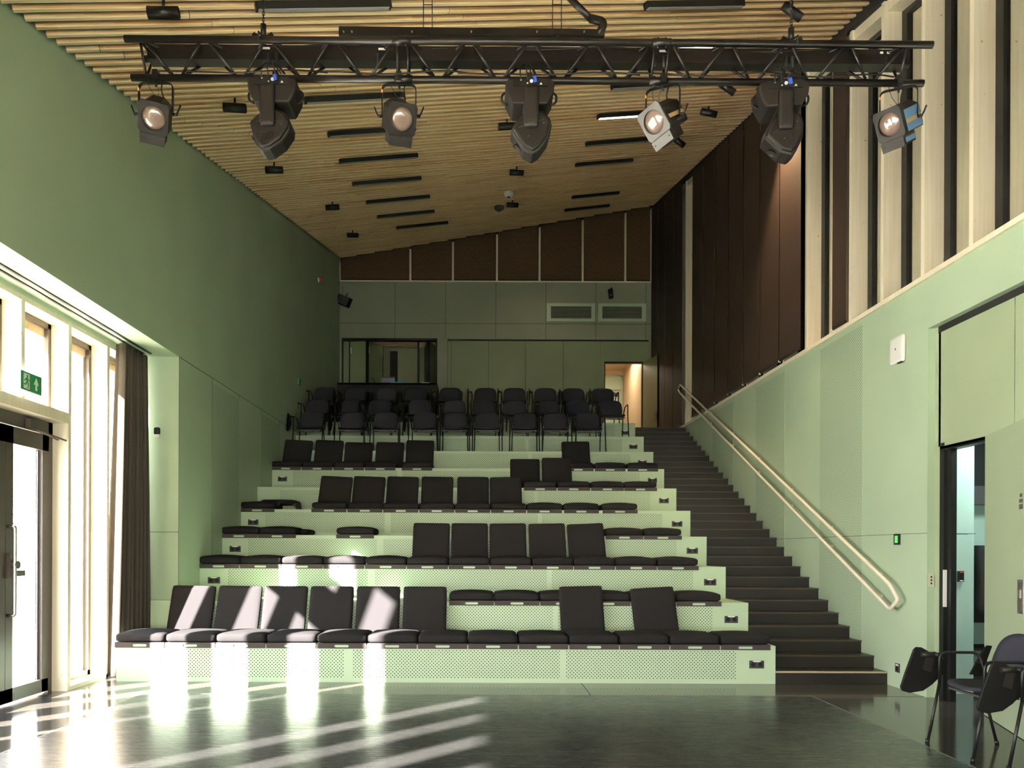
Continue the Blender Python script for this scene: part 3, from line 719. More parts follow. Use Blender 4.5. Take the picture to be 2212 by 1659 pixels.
# ------------------------------------------------------------------ left window wall
XW = -3.96; XG = -4.14; XO = -4.35
lp = [7.01 + .803 * k for k in range(-13, 3)]        # near faces of the timber posts (… 7.01, 7.81, 8.62)
lp = [y for y in lp if y > YN]
wi = 40
door_bay = (6.207, 7.81)
structure(MB().box(XO, XW, 3.23, 4.74, 0, 3.56).box(XO, XW, 5.32, 5.48, 0, 3.56).build('added_left_pier', 'green_wall'))  # unseen pier, added to place the sun stripes on the floor
for y in [q for q in lp if q > 5.5] + [3.23 - .8 * k for k in range(1, 8)]:
    z0 = 2.66 if abs(y - 7.01) < .02 else 0.0
    structure(MB().box(XW - .17, XW, y, y + .055, z0, 3.56).build('trim_%d' % (tn), 'spruce')); tn += 1
    structure(MB().box(XO, XW - .21, y - .01, y + .065, z0, 3.56).build('trim_%d' % (tn), 'oak_out')); tn += 1
structure(MB().box(XW - .17, XW, 9.355, 9.41, 0, 3.56).build('trim_%d' % tn, 'spruce')); tn += 1
structure(MB().box(XW - .17, XW - .001, YN, 9.41, 3.50, 3.56).build('trim_%d' % tn, 'spruce')); tn += 1
structure(MB().box(XO, XW - .21, YN, 9.41, 3.37, 3.58).build('trim_%d' % tn, 'oak_out')); tn += 1
structure(MB().box(XW - .17, XW + .0, 6.262, 7.81, 2.56, 2.66).build('trim_%d' % tn, 'spruce')); tn += 1
structure(MB().box(XO - .05, XW + .0, YN, 6.2, -.02, .04).box(XO - .05, XW, 7.865, 9.41, -.02, .04).build('trim_%d' % tn, 'spruce')); tn += 1
lp2 = [y for y in lp if y > 4.7] + [3.23 - .8 * k for k in range(8)]
lp2 = sorted(y for y in lp2 if y > YN)
bays = [(a + .055, b) for a, b in zip(lp2[:-1], lp2[1:]) if not (a < 3.3 and b > 4)] + [(4.74, 5.32)] + [(lp[-1] + .055, 9.355)]
bays = [q for q in bays if not (4.0 < q[0] < 4.8)]
for (a, b) in bays:
    zb = 2.66 if (a > 6.2 and b < 7.85) else .04
    w = bpy.data.objects.new('window_%d' % wi, None); wi += 1; col.objects.link(w); w['kind'] = 'structure'; w.location = (XG, a, zb)
    d = b - a; h = 3.50 - zb
    MB().box(-.035, .01, 0, .05, 0, h).box(-.035, .01, d - .05, d, 0, h).box(-.035, .01, 0, d, 0, .05).box(-.035, .01, 0, d, h - .05, h).build('window_frame', 'dark_frame', w)
    MB().box(-.012, -.004, .05, d - .05, .05, h - .05).build('pane', 'glass_out', w)
    if zb < 1: MB().box(-.06, -.035, d - .085, d - .05, 0, h).build('guide_rail', 'grey_frame', w)
# double door
dr = bpy.data.objects.new('door_4', None); col.objects.link(dr); dr['kind'] = 'structure'; dr.location = (XG, 6.262, 0)
DW = 7.81 - 6.262
MB().box(-.06, .03, 0, .07, 0, 2.56).box(-.06, .03, DW - .07, DW, 0, 2.56).box(-.06, .03, 0, DW, 2.44, 2.56).build('door_frame', 'dark_frame', dr)
for s, (a, b) in enumerate(((.075, DW / 2 - .003), (DW / 2 + .003, DW - .075))):
    lf = MB().box(-.03, .035, a, a + .11, .02, 2.43).box(-.03, .035, b - .11, b, .02, 2.43).box(-.03, .035, a, b, .02, .14).box(-.03, .035, a, b, 2.28, 2.43).build('door_leaf', 'dark_frame', dr)
    MB().box(0, .008, a + .11, b - .11, .14, 2.28).build('pane', 'glass_out', lf)
    MB().box(-.02, .0, b - .16, b - .145, .14, 2.28).box(-.02, .0, b - .128, b - .115, .14, 2.28).build('glazing_bead', 'grey_frame', lf)
# pull bar, panic bar knob, closer
m_ = MB().tube(fillet([(.035, DW / 2 + .03, 1.55), (.10, DW / 2 + .03, 1.55), (.10, DW / 2 + .03, .78), (.035, DW / 2 + .03, .78)], .02), .016, 10); m_.build('pull_bar', 'steel', dr)
m_ = MB().box(.03, .07, DW / 2 + .01, DW / 2 + .075, 1.10, 1.32).cyl((.06, DW / 2 + .05, 1.22), (.12, DW / 2 + .05, 1.22), .035, 14).box(.08, .10, DW / 2 + .05, DW / 2 + .19, 1.12, 1.17)
m_.build('panic_lever', 'dark_frame', dr)
m_ = MB().box(.035, .085, DW / 2 + .30, DW / 2 + .52, 2.45, 2.53).cyl((.09, DW / 2 + .4, 2.44), (.09, DW - .02, 2.40), .008, 8).cyl((.085, DW / 2 + .4, 2.44), (.16, DW - .0, 2.395), .008, 8)
m_.build('door_closer', 'dark_frame', dr)
# curtain, bunched at the end of the track
m_ = MB(); nz = 14; nu = 120; vs = []
cx0, cy0, cy1 = -3.87, 8.70, 9.33
for j in range(nz + 1):
    t = j / nz; z = 3.555 - 3.54 * t
    fl = .07 * t
    for i in range(nu + 1):
        u = i / nu; y = cy0 - fl * (1 - u) * 1.2 + (cy1 + .04 * t - cy0) * u
        x = cx0 + (.055 + .03 * t) * math.sin(u * 2 * PI * 11) + .012 * math.sin(u * 47 + 2 * t) - .05 * (1 - u) * t
        vs.append((x, y, z))
fs = [(j * (nu + 1) + i, j * (nu + 1) + i + 1, (j + 1) * (nu + 1) + i + 1, (j + 1) * (nu + 1) + i) for j in range(nz) for i in range(nu)]
m_.add(vs, fs, 0, True); cu = m_.build('curtain', 'curtain'); sol = cu.modifiers.new('thick', 'SOLIDIFY'); sol.thickness = .006
tag(cu, 'Brown grey floor length curtain bunched at the end of the tall windows', 'curtain')
# exit sign on the window post
sg = thing('exit_sign', 'Green exit sign with running figure and upward arrow on the window post', 'exit sign', (-3.925, 7.093, 2.8))
MB().box(-.012, .006, -.168, .168, -.083, .083).build('plate', 'white', sg)
MB().box(.006, .0075, -.162, .162, -.077, .077).build('green_face', 'sign_green', sg)
MB().box(-.03, -.012, -.02, .02, -.03, .03).build('bracket', 'lamp_grey', sg)
m_ = MB()
def flat(poly, x0=.0075, x1=.0085, mi=0): m_.prism(poly, 0, x1 - x0, ((x0, 0, 0), (0, 1, 0), (0, 0, 1), (1, 0, 0)), mi)
flat([(-.122, -.065), (-.03, -.065), (-.03, .065), (-.122, .065)])
m_.build('door_pictogram', 'white', sg); m_ = MB()
flat([(.075, .058), (.036, -.005), (.060, -.005), (.060, -.055), (.090, -.055), (.090, -.005), (.114, -.005)])
m_.build('arrow', 'white', sg)
m_ = MB()
m_.cyl((.0085, -.066, .045), (.0095, -.066, .045), .011, 14)
for poly in ([(-.088, .030), (-.062, .034), (-.058, .0), (-.078, -.006)],):
    flat(poly, .0085, .0095)
def limb(a, b, w=.0075):
    a = Vector((0, *a)); b = Vector((0, *b)); d = (b - a).normalized(); s = Vector((0, -d.z, d.y)) * w
    m_.prism([((a + s).y, (a + s).z), ((a - s).y, (a - s).z), ((b - s).y, (b - s).z), ((b + s).y, (b + s).z)], 0, .001, ((.0085, 0, 0), (0, 1, 0), (0, 0, 1), (1, 0, 0)))
limb((-.064, .028), (-.042, .008), .005); limb((-.042, .008), (-.024, .012), .005); limb((-.086, .026), (-.10, .004), .005); limb((-.10, .004), (-.116, .006), .005)
limb((-.066, .0), (-.048, -.026)); limb((-.048, -.026), (-.058, -.058), .006); limb((-.074, .0), (-.090, -.028)); limb((-.090, -.028), (-.122, -.030), .006)
m_.build('running_figure', 'sign_green', sg)
# emergency lamp on the reveal, beacon, call point on the left wall
o = thing('wall_emergency_lamp', 'Small black and white oval lamp on the green window reveal', 'emergency lamp', (-3.74, 9.41, 2.70))
MB().rbox((0, -.025, .02), (.072, .05, .09), .024).build('housing', 'black', o); MB().rbox((0, -.023, -.035), (.068, .046, .05), .022).build('lens', 'white', o)
o = thing('alarm_beacon', 'Small red and white alarm beacon high on the left wall', 'alarm beacon', (XL, 17.33, 7.09))
MB().cyl((0, 0, 0), (.03, 0, 0), .05, 18).build('base', 'white', o); MB().lathe([(.045, .03), (.043, .06), (.02, .085), (.0001, .088)], (0, 0, 0), (1, 0, 0), 18).build('lens', 'red', o)
o = thing('call_point', 'Dark green call point on the left wall above the chairs', 'call point', (XL, 15.5, 4.55))
MB().box(0, .03, -.06, .06, -.06, .06).build('housing', 'sign_green', o, bevel=.004); MB().box(.03, .034, -.035, .035, -.035, .035).build('button', 'black', o)

# outside: paving, hedge, bare trees
structure(MB().box(-40, -4.36, -20, 60, -.12, -.04).box(-4.36, 12, -25, -3.8, -.12, -.04).build('ground', 'paving'))
def bare_tree(x, y, h, seed, label):
    random.seed(seed); m_ = MB(); br = MB()
    m_.tube([(0, 0, 0), (.05, .1, h * .3), (-.05, .05, h * .6), (0.1, 0, h)], [.14, .11, .07, .02], 8)
    for k in range(26):
        z = h * random.uniform(.25, .95); a = random.uniform(0, 2 * PI); l = (1.1 - z / h) * random.uniform(1.2, 2.6)
        p0 = Vector((0, .05, z)); p1 = p0 + Vector((math.cos(a) * l * .5, math.sin(a) * l * .5, l * .25)); p2 = p0 + Vector((math.cos(a) * l, math.sin(a) * l, l * .7))
        br.tube([p0, p1, p2], [.03, .02, .006], 5)
        for q in range(4):
            b_ = a + random.uniform(-1, 1); s = p1.lerp(p2, random.random()); br.tube([s, s + Vector((math.cos(b_), math.sin(b_), .5)) * random.uniform(.3, .8)], [.01, .004], 4)
    t = thing('tree', label, 'tree', (x, y, -.05), group='bare trees outside')
    m_.build('trunk', 'bark', t); br.build('branches', 'bark', t)
bare_tree(-11.3, 20.3, 6.5, 3, 'Bare winter tree outside seen through the glass door')
bare_tree(-17.0, 28.5, 8.0, 5, 'Taller bare tree farther off beyond the glass door')
random.seed(11)

# ------------------------------------------------------------------ seat cushions
def lip(m_, w, h, t, sw, sh, z0):
    n = 32; inn = []; out = []; W = sw / 2 + .012; H = h / 2
    for k in range(n):
        a = 2 * PI * (k + .5) / n; c, s = math.cos(a), math.sin(a)
        inn.append((math.copysign(sw / 2 - sh / 2, c) + sh / 2 * c, sh / 2 * s))
        q = min(W / max(abs(inn[-1][0]), 1e-6), H / max(abs(inn[-1][1]), 1e-6)); out.append((inn[-1][0] * q, inn[-1][1] * q))
    for cr in ((W, H), (-W, H), (-W, -H), (W, -H)):
        out[min(range(n), key=lambda i: (out[i][0] - cr[0]) ** 2 + (out[i][1] - cr[1]) ** 2)] = cr
    vs = []
    for y in (0, t): vs += [(x, y, z + z0) for x, z in out] + [(x, y, z + z0) for x, z in inn]
    fs = []
    for k in range(n):
        k2 = (k + 1) % n
        fs += [(k, k2, n + k2, n + k), (2 * n + k2, 2 * n + k, 3 * n + k, 3 * n + k2), (n + k, n + k2, 3 * n + k2, 3 * n + k), (k2, k, 2 * n + k, 2 * n + k2)]
    m_.add(vs, fs, 0); m_.box(-w / 2, -W, 0, t, z0 - H, z0 + H); m_.box(W, w / 2, 0, t, z0 - H, z0 + H); return m_
seat0 = None; CW = .5135
def seat_cushion(x, i, label, dz=0, shift=0.0):
    global seat0
    z = TH * i; y = tier_y(i)
    if seat0 is None:
        seat0 = thing('seat_cushion', label, 'seat cushion', (x, y, z), group='charcoal seat pads on the tiers')
        MB().rbox((0, .255, .058), (.512, .53, .088), .034, .026, 8).build('pad', 'cushion', seat0)
        m_ = MB(); lip(m_, .508, .048, .008, .148, .026, -.024 + .006); m_.v = [(a, b - .010, c) for a, b, c in m_.v]
        m_.box(-.254, .254, -.010, .50, .001, .012); m_.build('tray', 'tray', seat0)
        return seat0
    return dup(seat0, (x, y, z), None, label)
def fx(px, i): return (px - CX) / F * tier_y(i)
rows = {
 1: [248 + 109.05 * k for k in range(14)],
 2: None, }
def put_row(i, segs, what):
    n = len(segs)
    for k, (a, b) in enumerate(segs):
        x = (fx(a, i) + fx(b, i)) / 2
        seat_cushion(x, i, what(k, n))
def nth(k, n, tail): return ('%s ' % ORD[k].capitalize()) + tail if k < n - 1 else 'Last ' + tail
rr = [(248 + 109.05 * k, 248 + 109.05 * (k + 1)) for k in range(13)]
put_row(1, rr, lambda k, n: nth(k, n, 'charcoal seat pad on the lowest tier, counted from the windows'))
put_row(2, [(970 + 98.2 * k, 970 + 98.2 * (k + 1)) for k in range(6)], lambda k, n: nth(k, n, 'charcoal seat pad on the second tier, counted from the windows'))
put_row(3, [(427.3 + 90.2 * k, 427.3 + 90.2 * (k + 1)) for k in range(12)], lambda k, n: nth(k, n, 'charcoal seat pad on the third tier, counted from the windows'))
put_row(4, [(474.6, 557), (557.3, 639.5), (725.5, 808.6), (1307.5, 1390), (1390.7, 1472.7)], lambda k, n: ['Seat pad at the window end of the fourth tier', 'Seat pad next to the window end pad of the fourth tier', 'Seat pad lying alone on the fourth tier', 'Seat pad beside the end pad at the stair side of the fourth tier', 'Seat pad at the stair end of the fourth tier'][k])
put_row(5, [(516.8, 593)] + [(671.5 + 77.6 * k, 671.5 + 77.6 * (k + 1)) for k in range(6)] + [(1138, 1214), (1217.5, 1293.5), (1301, 1377)], lambda k, n: 'Seat pad alone at the window end of the fifth tier' if k == 0 else nth(k - 1, n - 1, 'charcoal seat pad of the long run on the fifth tier'))
put_row(6, [(1130.6, 1202), (1203.6, 1274.5), (1276.2, 1346.8), (1347.8, 1418.6)], lambda k, n: nth(k, n, 'charcoal seat pad on the sixth tier, counted toward the stairs'))
put_row(7, [(582.9, 649.8), (650.6, 717.6), (719, 786), (787.4, 854), (867, 933), (1215, 1281.8), (1284.5, 1350), (1355, 1420.5)], lambda k, n: nth(k, n, 'charcoal seat pad on the seventh tier, counted from the windows'))
# back cushions: (bottom centre px, tier, roll)
back0 = None
def back_cushion(xb, i, label, top=0.0, roll=0.0, skew=0.0):
    global back0
    y = tier_y(i + 1) - .165; x = (xb - CX) / F * (y + .03); z = TH * i + .02
    if back0 is None:
        back0 = thing('back_cushion', label, 'back cushion', (x, y, z), (0, roll, 0), 'charcoal back cushions')
        mt = Matrix.Rotation(R(-20), 4, 'X')
        MB().rbox((0, 0, .285), (.492, .062, .57), .024, 0, 8, mtx=mt).build('pad', 'cushion', back0)
        m_ = MB(); m_.obox((0, 0, 0), (.001, 0, 0), (0, .001, 0), (0, 0, .001))
        MB().obox(mt @ Vector((0, .036, .27)), mt.to_3x3() @ Vector((.21, 0, 0)), mt.to_3x3() @ Vector((0, .005, 0)), mt.to_3x3() @ Vector((0, 0, .23))).build('backing_board', 'tray', back0)
        return back0
    return dup(back0, (x, y, z + top), (0, roll, 0), label)
for k, xc in enumerate((409, 511, 612, 713, 815, 917)): back_cushion(xc, 1, nth(k, 6, 'upright back cushion of the sunlit run on the lowest tier'), roll=R(.8) if k < 2 else 0)
back_cushion(1260, 1, 'Upright back cushion standing alone mid way on the lowest tier', .012, R(-1.5))
back_cushion(1420, 1, 'Slightly tilted back cushion nearest the stairs on the lowest tier', 0, R(-3.5))
for k, xc in enumerate((930, 1014, 1098, 1184, 1270)): back_cushion(xc, 3, nth(k, 5, 'upright back cushion on the third tier, counted from the windows'), roll=R([.6, 0, -.6, -1.2, -2.6][k]))
for k, xc in enumerate((720, 793, 867, 943, 1021, 1093)): back_cushion(xc, 5, nth(k, 6, 'upright back cushion on the fifth tier, counted from the windows'), roll=R([3, 2, 1, .5, 0, -.8][k]))
for k, (xc, t) in enumerate(((1134, -.01), (1203, .01))): back_cushion(xc, 6, ['Back cushion on the sixth tier, the one nearer the windows', 'Back cushion on the sixth tier, the one nearer the stairs'][k], t)
for k, (xc, t) in enumerate(((638, .015), (706, .015), (771, -.02), (839, -.015), (905, .02), (1245, .01))): back_cushion(xc, 7, ['Back cushion at the window end of the seventh tier', 'Second back cushion of the seventh tier', 'Third back cushion of the seventh tier', 'Fourth back cushion of the seventh tier', 'Fifth back cushion of the seventh tier, beside an empty stretch', 'Single back cushion on the seventh tier toward the stairs'][k], t, roll=R([3, 2, 1, 1, .5, -1][k]))
# a back cushion fallen flat on the fifth tier, and one behind the pads of the fourth
fc = thing('fallen_back_cushion', 'Back cushion lying folded face down at the window end of the fifth tier', 'back cushion', (fx(597, 5) , tier_y(5) + .30, TH * 5), (0, 0, 0))
MB().rbox((-.03, .08, .115), (.50, .42, .07), .03, .01, 8).build('pad', 'cushion', fc)
MB().hexa([(.20, -.08, .06), (.24, -.08, .0), (.24, .30, .0), (.20, .30, .06)], [(.10, -.08, .12), (.22, -.08, .12), (.22, .30, .12), (.10, .30, .12)]).build('backing_board', 'tray', fc)
MB().box(-.16, .0, -.14, -.10, .06, .085).build('slot', 'black_rough', fc)
fc = thing('fallen_back_cushion', 'Back cushion lying flat behind the pads at the window end of the fourth tier', 'back cushion', (fx(612, 4), tier_y(4) + .48, TH * 4))
MB().rbox((.02, .08, .05), (.50, .5, .075), .03, .01, 8).build('pad', 'cushion', fc)

# ------------------------------------------------------------------ chairs
def make_chair(label, loc, rz, group):
    t = thing('tablet_armchair', label, 'chair', loc, (0, 0, rz), group)
    MB().shell(.235, .21, lambda x, y: (x, -.005 + y, .445 - .05 * max(0, (-y - .1)) ** 1.0 + .35 * x * x - .02 * math.cos(y * 6) + .012), .028, 3.0).build('seat', 'chair_fabric', t)
    def bk(x, v):
        k = (v + .17) / .34
        return (x * (1 - .06 * k), .155 + .09 * k + .03 * k * k - .55 * x * x, .635 + v)
    MB().shell(.232, .165, bk, .024, 3.4).build('backrest', 'chair_fabric', t)
    MB().tube(fillet([(-.19, -.14, .415), (-.19, .12, .415), (-.10, .165, .45), (-.10, .19, .56)], .04), .009, 7).build('support_bar', 'black', t)
    MB().tube(fillet([(.19, -.14, .415), (.19, .12, .415), (.10, .165, .45), (.10, .19, .56)], .04), .009, 7).build('support_bar', 'black', t)
    MB().box(-.22, .22, -.15, -.125, .395, .41).box(-.2, .2, .05, .075, .395, .41).build('under_frame', 'socket', t)
    for s in (-1, 1):
        MB().tube([(s * .268, -.27, 0), (s * .262, -.19, .43)], .0105, 8).cyl((s * .2685, -.272, 0), (s * .268, -.267, .03), .0145, 10).build('leg', 'black', t)
        MB().tube([(s * .235, .205, 0), (s * .222, .09, .42)], .0105, 8).cyl((s * .2355, .206, 0), (s * .235, .198, .03), .0145, 10).build('leg', 'black', t)
        MB().tube(fillet([(s * .262, -.19, .43), (s * .262, -.19, .648), (s * .262, .085, .648), (s * .235, .135, .47), (s * .222, .09, .42)], .05), .0105, 8).build('armrest', 'black', t)
    # writing tablet folded down outside the sitter's right arm
    poly = [(.135, .679), (.096, .676), (-.07, .582), (-.087, .557), (-.058, .486), (.02, .409), (.084, .364), (.18, .348), (.238, .364), (.247, .39), (.212, .5), (.154, .66)]
    poly = [(-a, b) for a, b in poly]
    tb = MB().prism(poly, -.009, .009, ((-.325, -.19, 0), (0, 1, 0), (0, 0, 1), (1, 0, 0))).build('writing_tablet', 'tablet', t, bevel=.006)
    MB().cyl((-.30, -.30, .625), (-.30, -.20, .63), .019, 12).cyl((-.30, -.205, .63), (-.262, -.19, .63), .015, 10).obox((-.312, -.24, .56), (.003, 0, 0), (0, .03, -.01), (0, .012, .05)).build('hinge', 'lamp_body', tb)
    return t
chair0 = make_chair('Slate blue armchair with folded writing tablet by the open side door', (3.45, 5.55, 0), R(-90), 'chairs beside the stage mat')
dup(chair0, (3.56, 4.82, 0), (0, 0, R(-88)), 'Slate armchair cut by the picture edge, closest to the camera', 'chairs beside the stage mat')
def tablet_behind():
    n_ = 0.009; pts = [(2132, 1394), (2142, 1395), (2134, 1417), (2121, 1457), (2094, 1457), (2125, 1400)]
    c0_ = Vector((3.45, 5.55, 0)); vs = [at(x, y, 5.93) - c0_ for x, y in pts]; m_ = MB()
    m_.prism([(v.x, v.z) for v in vs], .37, .388, ((0, 0, 0), (1, 0, 0), (0, 0, 1), (0, 1, 0)))
    m_.v = [(-b, a, c) for a, b, c in m_.v]                   # into the chair's own frame (it faces the windows)
    m_.cyl((-.375, .14, .56), (-.24, .13, .58), .012, 8)
    m_.build('spare_tablet', 'tablet', chair0, bevel=.004)
rowsC = {8: ([674.6, 761.5, 835, 917, 982.7, 1051, 1130.6, 1197.7, 1267.7], 15.08, 'front'),
         9: ([687.5, 760, 820, 905, 981, 1044.7, 1109, 1184, 1248, 1317.6], 15.96, 'middle'),
         10: ([702.4, 765.7, 833.7, 896, 970, 1046, 1109, 1175, 1237, 1300], 16.72, 'rear')}
for i, (xs, yb, nm) in rowsC.items():
    n = len(xs)
    for k, x in enumerate(xs):
        z = TH * i; X = (x - CX) / F * yb
        dup(chair0, (X, yb - .22, z), (0, 0, R(random.uniform(-4, 4))), '%s dark tablet armchair of the %s chair row, counted from the windows' % (ORD[k].capitalize() if k < n - 1 else 'Last', nm), 'dark armchairs in the %s row' % nm)

tablet_behind()
# ------------------------------------------------------------------ control desk and booth
dk = thing('control_desk', 'Long black control desk standing behind the chairs at the back wall', 'desk', (-2.16, 18.5, LAND))
MB().box(-1.13, 1.13, -.02, .02, 0, 1.25).build('front_panel', 'black_rough', dk); MB().box(-1.13, 1.13, -.02, .75, 1.21, 1.25).build('top', 'black', dk)
MB().box(-1.13, -1.09, 0, .75, 0, 1.21).build('side_panel', 'black_rough', dk); MB().box(1.09, 1.13, 0, .75, 0, 1.21).build('side_panel', 'black_rough', dk)
def dkat(x): return (x - CX) / F * 18.7
o = thing('sound_mixer', 'Small dark sound mixer standing on the black control desk', 'sound mixer', (dkat(836), 18.8, LAND + 1.25))
MB().obox((0, 0, .1), (.15, 0, 0), (0, .07, .03), (0, -.02, .09)).build('housing', 'purple', o)
m_ = MB()
for q in range(6): m_.box(-.12 + q * .04, -.10 + q * .04, -.085, -.07, .14, .16, 0)
m_.box(.06, .13, -.09, -.075, .03, .08, 0); m_.build('controls', 'lamp_grey', o)
tag(MB().box(-.2, .2, -.12, .12, 0, .03).build('folder', 'cyan', loc=(dkat(861), 18.62, LAND + 1.25)), 'Bright cyan folder lying on the edge of the black control desk', 'folder')
tag(MB().box(-.09, .09, -.12, .12, 0, .02).build('paper_stack', 'white', loc=(dkat(919), 18.62, LAND + 1.25)), 'White papers on the stair side end of the control desk', 'papers')
tag(MB().box(-.08, .08, -.12, .12, 0, .012).build('folder', M['lamp_blue'], loc=(dkat(902.5), 18.62, LAND + 1.25)), 'Thin dull blue folder beside the white papers on the desk', 'folder')
o = MB().tube([(0, 0, 0), (-.02, 0, .06), (-.08, 0, .16)], .006, 6).build('microphone', 'black', loc=(dkat(810), 18.7, LAND + 1.25)); tag(o, 'Thin black gooseneck microphone on the control desk', 'microphone')
# booth room
m_ = MB().box(-3.6, -3.5, YB + .16, 22.6, LAND, 7.4).box(-1.05, -.95, YB + .16, 22.6, LAND, 7.4).box(-3.6, -.95, 22.6, 22.7, LAND, 7.4)
structure(m_.build('wall_booth', 'green_deep'))
m_ = MB()
for k in range(11):
    y = YB + .2 + k * .22; z = 6.92 + .004 * k
    m_.obox((-2.25, y, z), (1.2, 0, -.03), (0, .09, 0), (0, 0, .03))
structure(m_.build('ceiling_booth', 'plywood')); structure(MB().box(-3.6, -.95, YB + .1, 22.7, 7.0, 7.15).build('ceiling_booth_deck', 'black_rough'))
structure(MB().box(-2.55, -2.35, 22.5, 22.6, LAND, 6.85).build('trim_80', 'black_rough')); structure(MB().box(-1.35, -1.1, 22.4, 22.6, LAND, 6.85).build('trim_81', 'black_rough'))
m_ = MB().box(BX0 - .0, BX0 + .04, B0 - .02, B0 + .16, BZ0, BZ1).box(BX1 - .04, BX1, B0 - .02, B0 + .16, BZ0, BZ1).box(BX0, BX1, B0 - .02, B0 + .16, BZ1 - .04, BZ1 + .01)
structure(m_.build('trim_82', 'black'))
def bX(x): return (x - CX) / 88.4
def shutter(x0, y0, x1, y1, label, handle=None):
    o = thing('booth_shutter', label, 'shutter', (x0, y0, BZ0 + .02), group='folding shutters of the control booth')
    d = Vector((x1 - x0, y1 - y0, 0)); n_ = Vector((d.y, -d.x, 0)).normalized() * .02; H = BZ1 - BZ0 - .08
    m_ = MB(); m_.obox(d / 2 + Vector((0, 0, H / 2)), d / 2, n_, (0, 0, H / 2)); m_.build('panel', 'green_deep', o)
    m_ = MB(); m_.obox(Vector((0, 0, H / 2)), d.normalized() * .015, n_ * 1.2, (0, 0, H / 2)); m_.obox(d + Vector((0, 0, H / 2)), d.normalized() * .015, n_ * 1.2, (0, 0, H / 2)); m_.build('edge_frame', 'black', o)
    m_ = MB(); m_.obox(d * .08 - Vector((0, .03, 0)) + Vector((0, 0, H - .22)), (.012, 0, 0), (0, .01, 0), (0, 0, .075)); m_.build('hinge_plate', 'white', o)
shutter(bX(737), YB + .03, bX(752), YB + .08, 'Narrow green booth shutter hinged at the side wall')
shutter(bX(753), YB + .08, bX(790), YB + .02, 'Wider green booth shutter folded beside the wall')
shutter(bX(793), YB - .02, bX(796) + .25, YB + 0.85 - .3, 'Booth shutter turned edge on beside the wood ceiling view')
shutter(bX(902), YB + .02, bX(906) - .08, YB + .55, 'Booth shutter edge on at the right of the opening')
shutter(bX(914), YB + .5, bX(921), YB + .02, 'Middle folded shutter at the stair side of the booth')
shutter(bX(925), YB + .02, bX(936), YB + .45, 'Booth shutter closest to the green partition')
# vents, speaker, projector on the back wall
for k, (x0, x1) in enumerate(((1179, 1284), (1290, 1393))):
    X0, X1 = bX(x0) , bX(x1); z0, z1 = 6.97, 7.41
    o = thing('ventilation_grille', ['Green framed air grille high on the back wall, farther from the blinds', 'Green framed air grille high on the back wall, nearer the dark blinds'][k], 'air grille', ((X0 + X1) / 2, YB, (z0 + z1) / 2), group='air grilles on the back wall')
    w, h = (X1 - X0) / 2, (z1 - z0) / 2
    MB().box(-w, w, -.02, 0, h - .07, h).box(-w, w, -.02, 0, -h, -h + .07).box(-w, -w + .1, -.02, 0, -h + .07, h - .07).box(w - .1, w, -.02, 0, -h + .07, h - .07).build('frame', 'green', o)
    m_ = MB(); m_.box(-w + .1, w - .1, -.004, 0, -h + .07, h - .07, 1)
    for q in range(12): z = -h + .085 + q * .025; m_.obox((0, -.010, z), (w - .1, 0, 0), (0, .008, -.004), (0, .001, .002), 0)
    m_.build('louvres', ['green_grey', 'black_rough'], o)
o = thing('wall_speaker', 'Black angled speaker with slotted grille at the left of the back wall', 'speaker', at(743, 650, 19.75))
MB().obox((0, 0, 0), (.13, 0, -.05), (0.03, .08, 0), (.045, 0, .11)).build('cabinet', 'black_rough', o, bevel=.01)
m_ = MB()
for q in range(5): m_.obox(Vector((0, -.085, 0)) + Vector((.045, 0, .11)) * (-.7 + .35 * q), (.11, 0, -.042), (0, .004, 0), (.004, 0, .009))
m_.build('grille_slats', 'lamp_grey', o)
MB().cyl((.02, .05, .08), (.06, .19, .25), .014, 8).cyl((-.05, .05, .1), (-.06, .19, .42), .005, 6).build('bracket', 'black', o)
o = thing('wall_camera', 'Small black camera on a bent bracket at the right of the back wall', 'camera', at(1319, 633, 19.8))
MB().obox((0, 0, -.02), (.05, 0, .01), (0, .06, 0), (-.015, 0, .11)).build('body', 'black_rough', o, bevel=.008); MB().tube(fillet([(0, 0, .08), (.02, .02, .14), (.08, .15, .10)], .03), .016, 8).build('bracket', 'black', o)
MB().cyl((.0, -.075, -.07), (0, -.06, -.07), .025, 14).build('lens', 'lens', o)

